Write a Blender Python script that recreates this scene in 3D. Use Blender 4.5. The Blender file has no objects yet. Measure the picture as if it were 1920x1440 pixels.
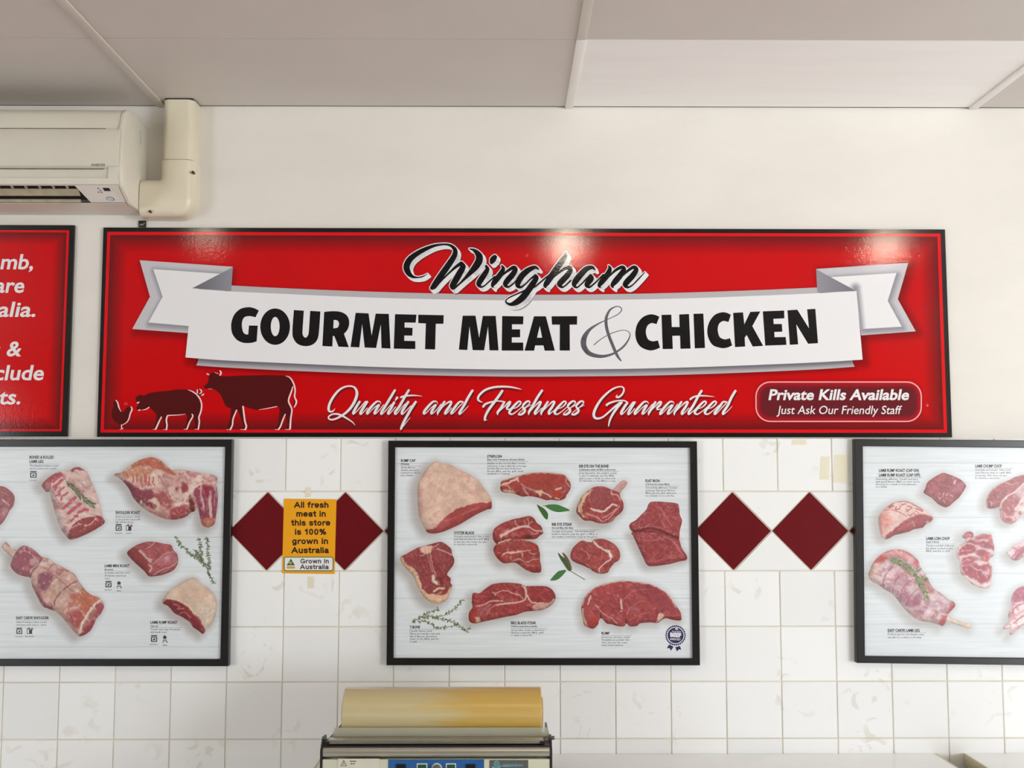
import bpy, bmesh, math, random
import numpy as np
from mathutils import Vector, Matrix, Euler
from mathutils.geometry import tessellate_polygon, delaunay_2d_cdt

SC = bpy.context.scene
COL = SC.collection

# ------------------------------------------------------------------ camera
F_PX = 2030.0                       # focal length in pixels of a 1920 wide frame
CAM_D, CAM_H = 2.986, 1.63          # distance to the wall, height above the floor
cam_data = bpy.data.cameras.new('camera')
cam_data.sensor_width = 36.0
cam_data.lens = 36.0 * F_PX / 1920.0
cam_data.clip_start = 0.05
cam = bpy.data.objects.new('camera', cam_data)
COL.objects.link(cam)
cam.location = (0.0, -CAM_D, CAM_H)
cam.rotation_euler = (math.radians(90 + 4.5), 0.0, math.radians(-0.42))
SC.camera = cam
cam_data.dof.use_dof = False

# ------------------------------------------------------------------ light
SC.view_settings.view_transform = 'Standard'
SC.view_settings.look = 'None'
SC.view_settings.gamma = 1.0
SC.view_settings.use_curve_mapping = False
SC.view_settings.exposure = 0.12
SC.cycles.max_bounces = 8
SC.cycles.diffuse_bounces = 5
SC.cycles.glossy_bounces = 4
SC.cycles.transmission_bounces = 6
SC.cycles.sample_clamp_indirect = 6.0
SC.cycles.caustics_reflective = False
SC.cycles.caustics_refractive = False

world = bpy.data.worlds.new('overcast_sky')
SC.world = world
world.use_nodes = True
bg = world.node_tree.nodes['Background']
bg.inputs['Color'].default_value = (0.93, 0.97, 1.0, 1.0)
bg.inputs['Strength'].default_value = 1.0

def daylight(name, loc, rot, sx, sy, watts, color=(1, 1, 1)):
    l = bpy.data.lights.new(name, 'AREA')
    l.shape = 'RECTANGLE'; l.size = sx; l.size_y = sy
    l.energy = watts; l.color = color
    o = bpy.data.objects.new(name, l); COL.objects.link(o)
    o.location = loc; o.rotation_euler = rot
    return o
# daylight through the tall shop window behind right; the left lamp is added fill
daylight('shopfront_and_fill_daylight', (5.6, -5.85, 1.3), (math.radians(110), 0, 0), 2.7, 2.0, 282, (0.94, 0.975, 1.0))
daylight('shopfront_and_fill_daylight', (-5.3, -5.85, 1.3), (math.radians(106), 0, 0), 2.0, 2.0, 92, (0.94, 0.975, 1.0))  # unseen fill added to lift the darker left side
daylight('side_window_daylight', (7.1, -2.9, 1.45), (math.radians(90), 0, math.radians(90)), 2.6, 1.8, 24, (0.95, 0.98, 1.0))
# ------------------------------------------------------------------ helpers
_R = np.array(Euler(cam.rotation_euler, 'XYZ').to_matrix())
_C = np.array(cam.location)

def wall_points(p, y=0.0):
    """Photograph pixels (n,2) -> world points on the vertical plane at that y."""
    p = np.asarray(p, float).reshape(-1, 2)
    d = np.stack([(p[:, 0] - 960) / F_PX, (720 - p[:, 1]) / F_PX, -np.ones(len(p))], 1) @ _R.T
    t = (y - _C[1]) / d[:, 1]
    return _C + d * t[:, None]

def WX(px, py, y=0.0):
    return float(wall_points([(px, py)], y)[0, 0])
def WZ(px, py, y=0.0):
    return float(wall_points([(px, py)], y)[0, 2])

def lin(c):
    c = np.asarray(c, float) / 255.0
    return np.where(c <= 0.04045, c / 12.92, ((c + 0.055) / 1.055) ** 2.4)

MATS = {}
def mat(name, rgb, rough=0.5, metal=0.0, spec=0.5, bump=0.0, bscale=60.0, var=0.0, vscale=4.0, coat=0.0, alpha=1.0, trans=0.0, stretch=None):
    if name in MATS: return MATS[name]
    m = bpy.data.materials.new(name); m.use_nodes = True
    nt = m.node_tree; b = nt.nodes['Principled BSDF']
    c = tuple(lin(rgb)) + (1.0,)
    b.inputs['Base Color'].default_value = c
    b.inputs['Roughness'].default_value = rough
    b.inputs['Metallic'].default_value = metal
    b.inputs['Specular IOR Level'].default_value = spec
    b.inputs['Coat Weight'].default_value = coat
    b.inputs['Coat Roughness'].default_value = 0.08
    b.inputs['Alpha'].default_value = alpha
    b.inputs['Transmission Weight'].default_value = trans
    tc = nt.nodes.new('ShaderNodeTexCoord')
    vec = tc.outputs['Object']
    if stretch:
        mp = nt.nodes.new('ShaderNodeMapping'); mp.inputs['Scale'].default_value = stretch
        nt.links.new(vec, mp.inputs['Vector']); vec = mp.outputs['Vector']
    if var > 0:
        n = nt.nodes.new('ShaderNodeTexNoise'); n.inputs['Scale'].default_value = vscale
        n.inputs['Detail'].default_value = 5.0
        nt.links.new(vec, n.inputs['Vector'])
        r = nt.nodes.new('ShaderNodeMapRange')
        r.inputs['From Min'].default_value = 0.3; r.inputs['From Max'].default_value = 0.7
        r.inputs['To Min'].default_value = 1 - var; r.inputs['To Max'].default_value = 1 + var * 0.4
        nt.links.new(n.outputs['Fac'], r.inputs['Value'])
        mx = nt.nodes.new('ShaderNodeMix'); mx.data_type = 'RGBA'; mx.blend_type = 'MULTIPLY'
        mx.inputs['Factor'].default_value = 1.0
        mx.inputs['A'].default_value = c
        nt.links.new(r.outputs['Result'], mx.inputs['B'])
        nt.links.new(mx.outputs['Result'], b.inputs['Base Color'])
    if bump > 0:
        n2 = nt.nodes.new('ShaderNodeTexNoise'); n2.inputs['Scale'].default_value = bscale
        n2.inputs['Detail'].default_value = 4.0
        nt.links.new(vec, n2.inputs['Vector'])
        bp = nt.nodes.new('ShaderNodeBump'); bp.inputs['Strength'].default_value = bump
        bp.inputs['Distance'].default_value = 0.002
        nt.links.new(n2.outputs['Fac'], bp.inputs['Height'])
        nt.links.new(bp.outputs['Normal'], b.inputs['Normal'])
    MATS[name] = m
    return m

def print_mat(name, rough=0.35, bump=0.0, bscale=250.0, spec=0.5):
    """ink printed on a sheet: the colour is stored per vertex of the sheet"""
    if name in MATS: return MATS[name]
    m = mat(name, (255, 255, 255), rough=rough, spec=spec, bump=bump, bscale=bscale)
    nt = m.node_tree
    a = nt.nodes.new('ShaderNodeAttribute'); a.attribute_name = 'ink'
    nt.links.new(a.outputs['Color'], nt.nodes['Principled BSDF'].inputs['Base Color'])
    return m

def link_mesh(name, verts, faces, mats, parent=None, midx=None, smooth=False, ink=None):
    me = bpy.data.meshes.new(name)
    me.from_pydata([tuple(v) for v in verts], [], [tuple(f) for f in faces])
    for m in (mats if isinstance(mats, (list, tuple)) else [mats]): me.materials.append(m)
    if midx is not None: me.polygons.foreach_set('material_index', np.asarray(midx, np.int32))
    if smooth: me.polygons.foreach_set('use_smooth', [True] * len(me.polygons))
    if ink is not None:
        at = me.attributes.new('ink', 'FLOAT_COLOR', 'POINT')
        buf = np.ones((len(verts), 4), np.float32); buf[:, :3] = ink
        at.data.foreach_set('color', buf.ravel())
    me.update()
    o = bpy.data.objects.new(name, me); COL.objects.link(o)
    if parent: o.parent = parent
    return o

def from_bm(name, bm, mats, parent=None, smooth=False):
    bmesh.ops.recalc_face_normals(bm, faces=bm.faces)
    me = bpy.data.meshes.new(name); bm.to_mesh(me); bm.free()
    for m in (mats if isinstance(mats, (list, tuple)) else [mats]): me.materials.append(m)
    if smooth:
        me.polygons.foreach_set('use_smooth', [True] * len(me.polygons))
        me.set_sharp_from_angle(angle=math.radians(35))
    me.update()
    o = bpy.data.objects.new(name, me); COL.objects.link(o)
    if parent: o.parent = parent
    return o

def thing(name, label, cat, group=None):
    o = bpy.data.objects.new(name, None); COL.objects.link(o)
    o.empty_display_size = 0.05
    return tag(o, label, cat, group)
def tag(o, label, cat, group=None):
    o['label'] = label; o['category'] = cat
    if group: o['group'] = group
    return o
def struct(o):
    o['kind'] = 'structure'; return o
def set_base(root, loc):
    """put the empty at the thing's base while its parts stay where they are"""
    root.location = loc
    for c in root.children: c.matrix_parent_inverse = Matrix.Translation(-Vector(loc))

def add_box(bm, x0, x1, y0, y1, z0, z1, bevel=0.0, seg=2, mi=0):
    before = set(bm.faces)
    v = [bm.verts.new(p) for p in ((x0,y0,z0),(x1,y0,z0),(x1,y1,z0),(x0,y1,z0),(x0,y0,z1),(x1,y0,z1),(x1,y1,z1),(x0,y1,z1))]
    fs = [bm.faces.new([v[i] for i in q]) for q in ((0,3,2,1),(4,5,6,7),(0,1,5,4),(1,2,6,5),(2,3,7,6),(3,0,4,7))]
    if bevel > 0:
        es = {e for f in fs for e in f.edges}
        bmesh.ops.bevel(bm, geom=list(es), offset=bevel, segments=seg, affect='EDGES', profile=0.5)
    for f in set(bm.faces) - before: f.material_index = mi
def box(name, x0, x1, y0, y1, z0, z1, m, parent=None, bevel=0.0, seg=2):
    bm = bmesh.new(); add_box(bm, x0, x1, y0, y1, z0, z1, bevel, seg)
    return from_bm(name, bm, m, parent, smooth=bevel > 0)
def add_cyl(bm, p0, p1, r, n=32, r2=None, mi=0):
    p0, p1 = Vector(p0), Vector(p1); d = (p1 - p0)
    q = d.to_track_quat('Z', 'Y')
    r2 = r if r2 is None else r2
    a, b = [], []
    for i in range(n):
        t = 2 * math.pi * i / n
        u = Vector((math.cos(t), math.sin(t), 0))
        a.append(bm.verts.new(p0 + q @ (u * r))); b.append(bm.verts.new(p1 + q @ (u * r2)))
    fs = [bm.faces.new((a[i], a[(i+1) % n], b[(i+1) % n], b[i])) for i in range(n)]
    fs += [bm.faces.new(a[::-1]), bm.faces.new(b)]
    for f in fs: f.material_index = mi
def cyl(name, p0, p1, r, m, parent=None, n=32, r2=None):
    bm = bmesh.new(); add_cyl(bm, p0, p1, r, n, r2)
    return from_bm(name, bm, m, parent, smooth=True)

# ---- flat artwork: everything is laid out on a vertical plane in photograph pixels
def cr(pts, k=1, step=1.5, closed=False):
    """Catmull-Rom through rows of numbers; columns beyond the first two ride along"""
    P = np.asarray(pts, float)
    n = len(P)
    if n < 3 and not closed:
        m = max(2, int(np.hypot(*(P[1, :2] - P[0, :2])) / step) + 1)
        t = np.linspace(0, 1, m)[:, None]
        return P[0] * (1 - t) + P[1] * t
    out = []
    rng = range(n) if closed else range(n - 1)
    for i in rng:
        p0 = P[(i - 1) % n] if closed or i > 0 else 2 * P[0] - P[1]
        p1, p2 = P[i], P[(i + 1) % n]
        p3 = P[(i + 2) % n] if closed or i + 2 < n else 2 * P[-1] - P[-2]
        m = max(2, int(math.ceil(np.hypot(*(p2[:2] - p1[:2])) / step)))
        t = (np.arange(m) / m)[:, None]
        out.append(0.5 * (2 * p1 + (p2 - p0) * t + (2 * p0 - 5 * p1 + 4 * p2 - p3) * t ** 2 + (3 * p1 - p0 - 3 * p2 + p3) * t ** 3))
    if not closed: out.append(P[-1:])
    return np.concatenate(out)

def Z(crop, pts):
    """coordinates read in an enlarged crop (x0, y0, scale) -> photograph pixels; widths scale too"""
    x0, y0, s = crop
    a = np.asarray(pts, float).copy()
    a[:, 0] = x0 + a[:, 0] / s; a[:, 1] = y0 + a[:, 1] / s
    if a.shape[1] > 2: a[:, 2] /= s
    return a

def mixed(crop, pts, step=1.0):
    """outline whose points marked 'c' are corners and whose other runs are smooth"""
    P = [(p[0], p[1]) for p in pts]; C = [len(p) > 2 for p in pts]
    n = len(P)
    if not any(C): return cr(Z(crop, P), step=step, closed=True)
    s = C.index(True); P = P[s:] + P[:s]; C = C[s:] + C[:s]
    P.append(P[0]); C.append(True)
    out = []; run = [P[0]]
    for p, c in zip(P[1:], C[1:]):
        run.append(p)
        if c:
            seg = Z(crop, run)
            out.append(cr(seg, step=step)[:-1] if len(seg) > 2 else seg[:1])
            run = [p]
    return np.concatenate(out)

class Art:
    """collects flat polygons (photograph pixels) that become ONE thin printed mesh"""
    def __init__(self, y):
        self.y = y; self.v = []; self.f = []; self.k = 0
    def _add(self, pts, faces, lift):
        b = len(self.v)
        w = wall_points(pts, self.y)
        w[:, 1] -= lift
        self.v += [tuple(q) for q in w]
        self.f += [tuple(b + i for i in f) for f in faces]
    def poly(self, outer, holes=()):
        loops = [np.asarray(outer, float)] + [np.asarray(h, float) for h in holes]
        flat = np.concatenate(loops)
        tris = tessellate_polygon([[Vector((p[0], p[1], 0)) for p in l] for l in loops])
        self.k += 1
        self._add(flat, tris, self.k * 1e-6)
        return self
    def stroke(self, pts, step=1.2, grow=0.0, off=(0, 0), nc=12):
        s = cr(pts, step=step)
        s = s.copy(); s[:, 0] += off[0]; s[:, 1] += off[1]
        s[:, 2] = np.maximum(s[:, 2], 0.25) / 2 + grow
        n = len(s)
        d = np.gradient(s[:, :2], axis=0)
        d /= np.maximum(np.hypot(d[:, 0], d[:, 1]), 1e-6)[:, None]
        nrm = np.stack([-d[:, 1], d[:, 0]], 1)
        L = s[:, :2] + nrm * s[:, 2:3]; R = s[:, :2] - nrm * s[:, 2:3]
        self.k += 1
        base = self.k * 1e-6
        b = len(self.v)
        wl, wr = wall_points(L, self.y), wall_points(R, self.y)
        lift = base + np.arange(n) * 2e-8
        wl[:, 1] -= lift; wr[:, 1] -= lift
        self.v += [tuple(q) for q in wl] + [tuple(q) for q in wr]
        self.f += [(b + i, b + i + 1, b + n + i + 1, b + n + i) for i in range(n - 1)]
        ang = np.linspace(0, 2 * np.pi, nc, endpoint=False)
        circ = np.stack([np.cos(ang), np.sin(ang)], 1)
        for i in list(range(0, n, 3)) + [n - 1]:
            if s[i, 2] < 0.3: continue
            self.k += 0.25
            self._add(s[i, :2] + circ * s[i, 2], [tuple(range(nc))], self.k * 1e-6)
        return self
    def mark(self):
        """polygons added from here on take the next material"""
        self.marks = getattr(self, 'marks', []) + [len(self.f)]; return self
    def build(self, name, m, parent=None, ink=None):
        mi = None
        if getattr(self, 'marks', None):
            mi = np.zeros(len(self.f), np.int32)
            for q in self.marks: mi[q:] += 1
        return link_mesh(name, self.v, self.f, m, parent, midx=mi, ink=ink)

def rrect(x0, y0, x1, y1, r, n=8):
    pts = []
    for cx, cy, a0 in ((x1 - r, y0 + r, -90), (x1 - r, y1 - r, 0), (x0 + r, y1 - r, 90), (x0 + r, y0 + r, 180)):
        for i in range(n + 1):
            a = math.radians(a0 + 90 * i / n)
            pts.append((cx + r * math.cos(a), cy + r * math.sin(a)))
    return np.array(pts)

_TXT = {}
def glyphs(s, bold=0.0, res=3):
    """outline of one line of lettering: vertices with cap height 1 and its faces"""
    key = (s, bold, res)
    if key in _TXT: return _TXT[key]
    def raw(t):
        cu = bpy.data.curves.new('lettering', 'FONT'); cu.body = t; cu.size = 1.0
        cu.resolution_u = res; cu.offset = bold; cu.fill_mode = 'FRONT'
        o = bpy.data.objects.new('lettering', cu); COL.objects.link(o)
        bpy.context.view_layer.update()
        dg = bpy.context.evaluated_depsgraph_get()
        me = bpy.data.meshes.new_from_object(o.evaluated_get(dg))
        v = np.array([tuple(q.co)[:2] for q in me.vertices]).reshape(-1, 2)
        f = [tuple(p.vertices) for p in me.polygons]
        bpy.data.objects.remove(o); bpy.data.curves.remove(cu); bpy.data.meshes.remove(me)
        return v, f
    if ('cap', bold) not in _TXT:
        h = raw('H')[0]; _TXT[('cap', bold)] = (h[:, 1].min(), h[:, 1].max())
    lo, hi = _TXT[('cap', bold)]
    v, f = raw(s)
    v = v.copy(); v[:, 1] = (v[:, 1] - lo) / (hi - lo); v[:, 0] /= (hi - lo)
    _TXT[key] = (v, f)
    return v, f

def lettering(art, s, x0, x1, base, cap, bold=0.0, shear=0.0, slope=0.0, res=3, x_scale=None, right=None):
    """place one line of text so that its ink spans x0..x1 (pixels) on that baseline"""
    v, f = glyphs(s, bold, res)
    if not len(v): return
    v = v.copy()
    v[:, 0] += shear * v[:, 1]
    lo, hi = v[:, 0].min(), v[:, 0].max()
    if x_scale is not None:
        k = cap * x_scale
        x = (right + (v[:, 0] - hi) * k) if right is not None else (x0 + (v[:, 0] - lo) * k)
    else:
        x = x0 + (v[:, 0] - lo) * (x1 - x0) / (hi - lo)
    y = base - v[:, 1] * cap + slope * (x - x0)
    art.k += 1
    art._add(np.stack([x, y], 1), f, art.k * 1e-6)

# ---- numpy painting for printed pictures
def vnoise(x, y, s, seed=0):
    x = np.asarray(x) / s + seed * 17.31; y = np.asarray(y) / s + seed * 9.77
    xi = np.floor(x).astype(np.int64); yi = np.floor(y).astype(np.int64)
    fx = x - xi; fy = y - yi
    fx = fx * fx * (3 - 2 * fx); fy = fy * fy * (3 - 2 * fy)
    def h(a, b):
        n = (a * 374761393 + b * 668265263 + seed * 974711) & 0x7fffffff
        n = ((n ^ (n >> 13)) * 1274126177) & 0x7fffffff
        return ((n ^ (n >> 16)) & 0xffff) / 65535.0
    return (h(xi, yi) * (1 - fx) + h(xi + 1, yi) * fx) * (1 - fy) + (h(xi, yi + 1) * (1 - fx) + h(xi + 1, yi + 1) * fx) * fy
def fbm(x, y, s, seed=0, o=3):
    t = 0; a = 0.5; n = 0
    for i in range(o):
        t = t + a * vnoise(x, y, s / 2 ** i, seed + i); n += a; a *= 0.5
    return t / n
def seg_d(x, y, P, closed=False, W=None):
    """distance to a polyline; with W also the width interpolated along it"""
    Q = np.roll(P, -1, 0) if closed else P[1:]
    A = P if closed else P[:-1]
    best = np.full(len(x), 1e9); w = np.zeros(len(x))
    for i in range(len(A)):
        ax, ay = A[i][:2]; bx, by = Q[i][:2]
        dx, dy = bx - ax, by - ay
        L = dx * dx + dy * dy + 1e-9
        t = np.clip(((x - ax) * dx + (y - ay) * dy) / L, 0, 1)
        d = np.hypot(x - ax - t * dx, y - ay - t * dy)
        m = d < best
        best = np.where(m, d, best)
        if W is not None: w = np.where(m, W[i] * (1 - t) + W[i + 1] * t, w)
    return (best, w) if W is not None else best
def inside(x, y, P):
    r = np.zeros(len(x), bool)
    j = len(P) - 1
    for i in range(len(P)):
        xi, yi = P[i][:2]; xj, yj = P[j][:2]
        c = ((yi > y) != (yj > y)) & (x < (xj - xi) * (y - yi) / (yj - yi + 1e-12) + xi)
        r ^= c; j = i
    return r
def sdf(x, y, P):
    """signed distance, negative inside"""
    d = seg_d(x, y, P, True)
    return np.where(inside(x, y, P), -d, d)
def sstep(a, b, x):
    t = np.clip((x - a) / (b - a), 0, 1); return t * t * (3 - 2 * t)

def grid_sheet(name, x0, y0, x1, y1, step, y, paint, m, parent=None, corners=None):
    """rectangular printed sheet; corners (TL,TR,BR,BL) bend the pixel rectangle to the photographed one"""
    nx = max(2, int((x1 - x0) / step) + 1); ny = max(2, int((y1 - y0) / step) + 1)
    u, v = np.meshgrid(np.linspace(0, 1, nx), np.linspace(0, 1, ny))
    u = u.ravel(); v = v.ravel()
    if corners is None: corners = ((x0, y0), (x1, y0), (x1, y1), (x0, y1))
    c = np.array(corners, float)
    p = (c[0] * ((1 - u) * (1 - v))[:, None] + c[1] * (u * (1 - v))[:, None] + c[2] * (u * v)[:, None] + c[3] * ((1 - u) * v)[:, None])
    ink = lin(np.clip(paint(p[:, 0], p[:, 1], u, v), 0, 255))
    idx = np.arange(nx * ny).reshape(ny, nx)
    f = np.stack([idx[:-1, :-1], idx[1:, :-1], idx[1:, 1:], idx[:-1, 1:]], -1).reshape(-1, 4)
    return link_mesh(name, wall_points(p, y), f.tolist(), m, parent, ink=ink)

def picture(name, outline, y, paint, m, parent=None, step=1.25):
    """printed picture with its own outline; paint(x, y, sd) gives sRGB per point"""
    P = np.asarray(outline, float)
    keep = [0]
    for i in range(1, len(P)):
        if np.hypot(*(P[i] - P[keep[-1]])) > 0.35: keep.append(i)
    P = P[keep]
    gx, gy = np.meshgrid(np.arange(P[:, 0].min(), P[:, 0].max(), step), np.arange(P[:, 1].min(), P[:, 1].max(), step))
    gx, gy = gx.ravel(), gy.ravel()
    s = sdf(gx, gy, P)
    k = s < -0.55
    V = [Vector(p) for p in P] + [Vector((a, b)) for a, b in zip(gx[k], gy[k])]
    n = len(P)
    vo, eo, fo, *_ = delaunay_2d_cdt(V, [(i, (i + 1) % n) for i in range(n)], [], 1, 1e-4)
    q = np.array([tuple(v) for v in vo])
    sd = -seg_d(q[:, 0], q[:, 1], P, True)
    ink = lin(np.clip(paint(q[:, 0], q[:, 1], sd), 0, 255))
    return link_mesh(name, wall_points(q, y), [tuple(f) for f in fo], m, parent, ink=ink)

def quad_frame(name, outer, inner, y0, y1, m, parent=None, lip=0.0015):
    """picture frame between two pixel quads (TL,TR,BR,BL) read at its front face y1; back on the wall at y0"""
    o = wall_points(outer, y1); i = wall_points(inner, y1)
    V = []; F = []
    cen = o.mean(0)
    ob = o.copy(); ob[:, 1] = y0; ib = i.copy(); ib[:, 1] = y0
    rings = [ob, o, i, ib]
    # small chamfer on the front edges
    def shrink(a, k): 
        c = a.mean(0); b = a.copy(); r = np.sign(a - c); b[:, 0] -= r[:, 0] * k; b[:, 2] -= r[:, 2] * k; return b
    of = shrink(o, lip); inf = shrink(i, -lip)
    o2 = o.copy(); o2[:, 1] += lip; i2 = i.copy(); i2[:, 1] += lip
    rings = [ob, o2, of, inf, i2, ib]
    for r in rings: V += [tuple(p) for p in r]
    for a in range(5):
        for k in range(4):
            F.append((a*4+k, a*4+(k+1) % 4, (a+1)*4+(k+1) % 4, (a+1)*4+k))
    for k in range(4): F.append((20+k, 20+(k+1) % 4, (k+1) % 4, k))
    return link_mesh(name, V, F, m, parent)
# ------------------------------------------------------------------ the room
CEIL = 2.65
TILE_TOP = WZ(945, 821)
XL, XR, YF = -6.6, 7.2, -6.0
M_plaster = mat('painted_plaster', (230, 226, 220), rough=0.55, bump=0.35, bscale=38, var=0.05, vscale=3.0, stretch=(1, 1, 2.2))
M_side = mat('side_wall_paint', (238, 237, 235), rough=0.6)
M_ceil = mat('ceiling_board_paint', (209, 202, 196), rough=0.42, bump=0.15, bscale=30, var=0.03)
M_ceil_new = mat('ceiling_board_repainted', (250, 249, 248), rough=0.4, bump=0.2, bscale=18, var=0.03, vscale=6, stretch=(0.4, 3, 1))
M_strip = mat('cover_strip_paint', (216, 209, 200), rough=0.4)
M_strip_new = mat('cover_strip_repainted', (238, 236, 233), rough=0.4)
M_floor = mat('vinyl_floor', (222, 220, 216), rough=0.4, var=0.06)
M_grout = mat('tile_grout', (222, 215, 198), rough=0.8, var=0.15, vscale=8)
M_dark_gap = mat('shadow_gap_filler', (40, 36, 32), rough=0.9)

struct(box('wall_back', XL, XR, 0.0, 0.12, 0.0, CEIL, M_plaster))
struct(box('wall_left', XL - 0.1, XL, YF, 0.0, 0.0, CEIL, M_side))
struct(box('floor', XL, XR, YF, 0.0, -0.1, 0.0, M_floor))
# right wall with its window opening, front wall with the shop front opening
bm = bmesh.new()
for a in ((YF, -4.3, 0, CEIL), (-1.5, 0.0, 0, CEIL), (-4.3, -1.5, 0, 0.5), (-4.3, -1.5, 2.4, CEIL)):
    add_box(bm, XR, XR + 0.1, a[0], a[1], a[2], a[3])
struct(from_bm('wall_right', bm, M_side))
bm = bmesh.new()
for a in ((XL, -6.4, 0, CEIL, 0), (-4.2, 4.4, 0, 1.92, 0), (-4.2, 4.4, 1.92, CEIL, 1), (7.0, XR, 0, CEIL, 0), (4.4, 7.0, 0, 0.25, 0), (4.4, 7.0, 2.35, CEIL, 1), (-6.4, -4.2, 0, 0.25, 0), (-6.4, -4.2, 2.35, CEIL, 1)):
    add_box(bm, a[0], a[1], YF - 0.1, YF, a[2], a[3], mi=a[4])
struct(from_bm('wall_front', bm, [mat('front_wall_paint', (112, 106, 100), rough=0.6), mat('front_bulkhead_timber', (184, 166, 142), rough=0.5)]))

# glazed tiles: white squares with one course of squares set on their points
def tile_material(name, rgb, stain):
    m = mat(name, rgb, rough=0.16, bump=0.02, bscale=6)
    nt = m.node_tree; b = nt.nodes['Principled BSDF']
    g = nt.nodes.new('ShaderNodeNewGeometry')
    r = nt.nodes.new('ShaderNodeMapRange'); r.inputs['To Min'].default_value = 0.95; r.inputs['To Max'].default_value = 1.02
    nt.links.new(g.outputs['Random Per Island'], r.inputs['Value'])
    mx = nt.nodes.new('ShaderNodeMix'); mx.data_type = 'RGBA'; mx.blend_type = 'MULTIPLY'; mx.inputs['Factor'].default_value = 1
    mx.inputs['A'].default_value = tuple(lin(rgb)) + (1,)
    nt.links.new(r.outputs['Result'], mx.inputs['B'])
    out = mx.outputs['Result']
    if stain:
        tc = nt.nodes.new('ShaderNodeTexCoord')
        n1 = nt.nodes.new('ShaderNodeTexNoise'); n1.inputs['Scale'].default_value = 16; n1.inputs['Detail'].default_value = 7; n1.inputs['Distortion'].default_value = 1.6
        n2 = nt.nodes.new('ShaderNodeTexNoise'); n2.inputs['Scale'].default_value = 5.5; n2.inputs['Detail'].default_value = 2
        for n in (n1, n2): nt.links.new(tc.outputs['Object'], n.inputs['Vector'])
        ra = nt.nodes.new('ShaderNodeMapRange'); ra.inputs['From Min'].default_value = 0.585; ra.inputs['From Max'].default_value = 0.63; ra.inputs['To Max'].default_value = 1
        rb = nt.nodes.new('ShaderNodeMapRange'); rb.inputs['From Min'].default_value = 0.52; rb.inputs['From Max'].default_value = 0.64; rb.inputs['To Max'].default_value = 0.3
        nt.links.new(n1.outputs['Fac'], ra.inputs['Value']); nt.links.new(n2.outputs['Fac'], rb.inputs['Value'])
        mu = nt.nodes.new('ShaderNodeMath'); mu.operation = 'MULTIPLY'
        nt.links.new(ra.outputs['Result'], mu.inputs[0]); nt.links.new(rb.outputs['Result'], mu.inputs[1])
        m2 = nt.nodes.new('ShaderNodeMix'); m2.data_type = 'RGBA'
        nt.links.new(mu.outputs['Value'], m2.inputs['Factor']); nt.links.new(out, m2.inputs['A'])
        m2.inputs['B'].default_value = tuple(lin((196, 186, 158))) + (1,)
        out = m2.outputs['Result']
    nt.links.new(out, b.inputs['Base Color'])
    return m
M_tile = tile_material('white_glazed_tile', (247, 249, 250), True)
M_tile_red = tile_material('maroon_glazed_tile', (106, 18, 26), False)

T = 0.15
G = 0.0013                      # half a grout joint
YT = -0.006                     # face of the tiles
rng = random.Random(5)
V, Fc, MI = [], [], []
def tile(poly, mi):
    """poly: corner loop in (x,z); bevelled, very slightly out of true like hand-laid tiles"""
    c = np.mean(poly, 0); n = len(poly)
    tx, tz = rng.uniform(-.004, .004), rng.uniform(-.004, .004)
    def ring(inset, y):
        out = []
        for i in range(n):
            p0, p1, p2 = (np.array(poly[(i + k) % n]) for k in (-1, 0, 1))
            a = (p1 - p0) / np.linalg.norm(p1 - p0); b = (p2 - p1) / np.linalg.norm(p2 - p1)
            na = np.array((-a[1], a[0])); nb = np.array((-b[1], b[0]))
            m = (na + nb); m = m / max(1e-6, 1 + na @ nb)
            q = p1 + m * inset
            out.append((q[0], y + tx * (q[0] - c[0]) + tz * (q[1] - c[1]), q[1]))
        return out
    for r in (ring(G, YT + 0.0035), ring(G + 0.0002, YT + 0.0012), ring(G + 0.0012, YT)):
        V.extend(r)
    b = len(V) - 3 * n
    for k in range(2):
        for i in range(n):
            Fc.append((b + k*n + i, b + k*n + (i+1) % n, b + (k+1)*n + (i+1) % n, b + (k+1)*n + i)); MI.append(mi)
    Fc.append(tuple(b + 2*n + i for i in range(n))); MI.append(mi)
x_ph = WX(535.7, 870, YT)
d_ph = WX(1373.3, 922, YT)
z1 = WZ(945, 921.5, YT); z2 = WZ(945, 1070.5, YT)
zs = [z2, WZ(945, 1175, YT), WZ(945, 1278.5, YT), WZ(945, 1385.5, YT)]
while zs[-1] > 0.1: zs.append(zs[-1] - T)
k0 = int((XL - x_ph) / T); k1 = int((XR - x_ph) / T)
rows = [(z1, TILE_TOP)] + [(zs[i + 1], zs[i]) for i in range(len(zs) - 1)]
for zb, zt in rows:
    for k in range(k0, k1):
        xa = x_ph + k * T
        tile([(xa, zb), (xa + T, zb), (xa + T, zt), (xa, zt)], 0)
dd = T * math.sqrt(2); h = (z1 - z2) / 2; zc = (z1 + z2) / 2
for k in range(int((XL - d_ph) / dd) + 1, int((XR - d_ph) / dd)):
    xc = d_ph + k * dd
    tile([(xc, zc - h), (xc + dd / 2, zc), (xc, zc + h), (xc - dd / 2, zc)], 1)
    tile([(xc, zc + h), (xc + dd / 2, zc), (xc + dd, zc + h)], 0)
    tile([(xc, zc - h), (xc + dd, zc - h), (xc + dd / 2, zc)], 0)
b = len(V)
V += [(XL, YT + 0.0025, 0), (XR, YT + 0.0025, 0), (XR, YT + 0.0025, TILE_TOP - 0.001), (XL, YT + 0.0025, TILE_TOP - 0.001), (XL, 0.0, TILE_TOP - 0.001), (XR, 0.0, TILE_TOP - 0.001)]
Fc += [(b, b+1, b+2, b+3), (b+3, b+2, b+5, b+4)]; MI += [2, 2]
wt = struct(link_mesh('wall_back_tiling', V, Fc, [M_tile, M_tile_red, M_grout], midx=MI))

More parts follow.
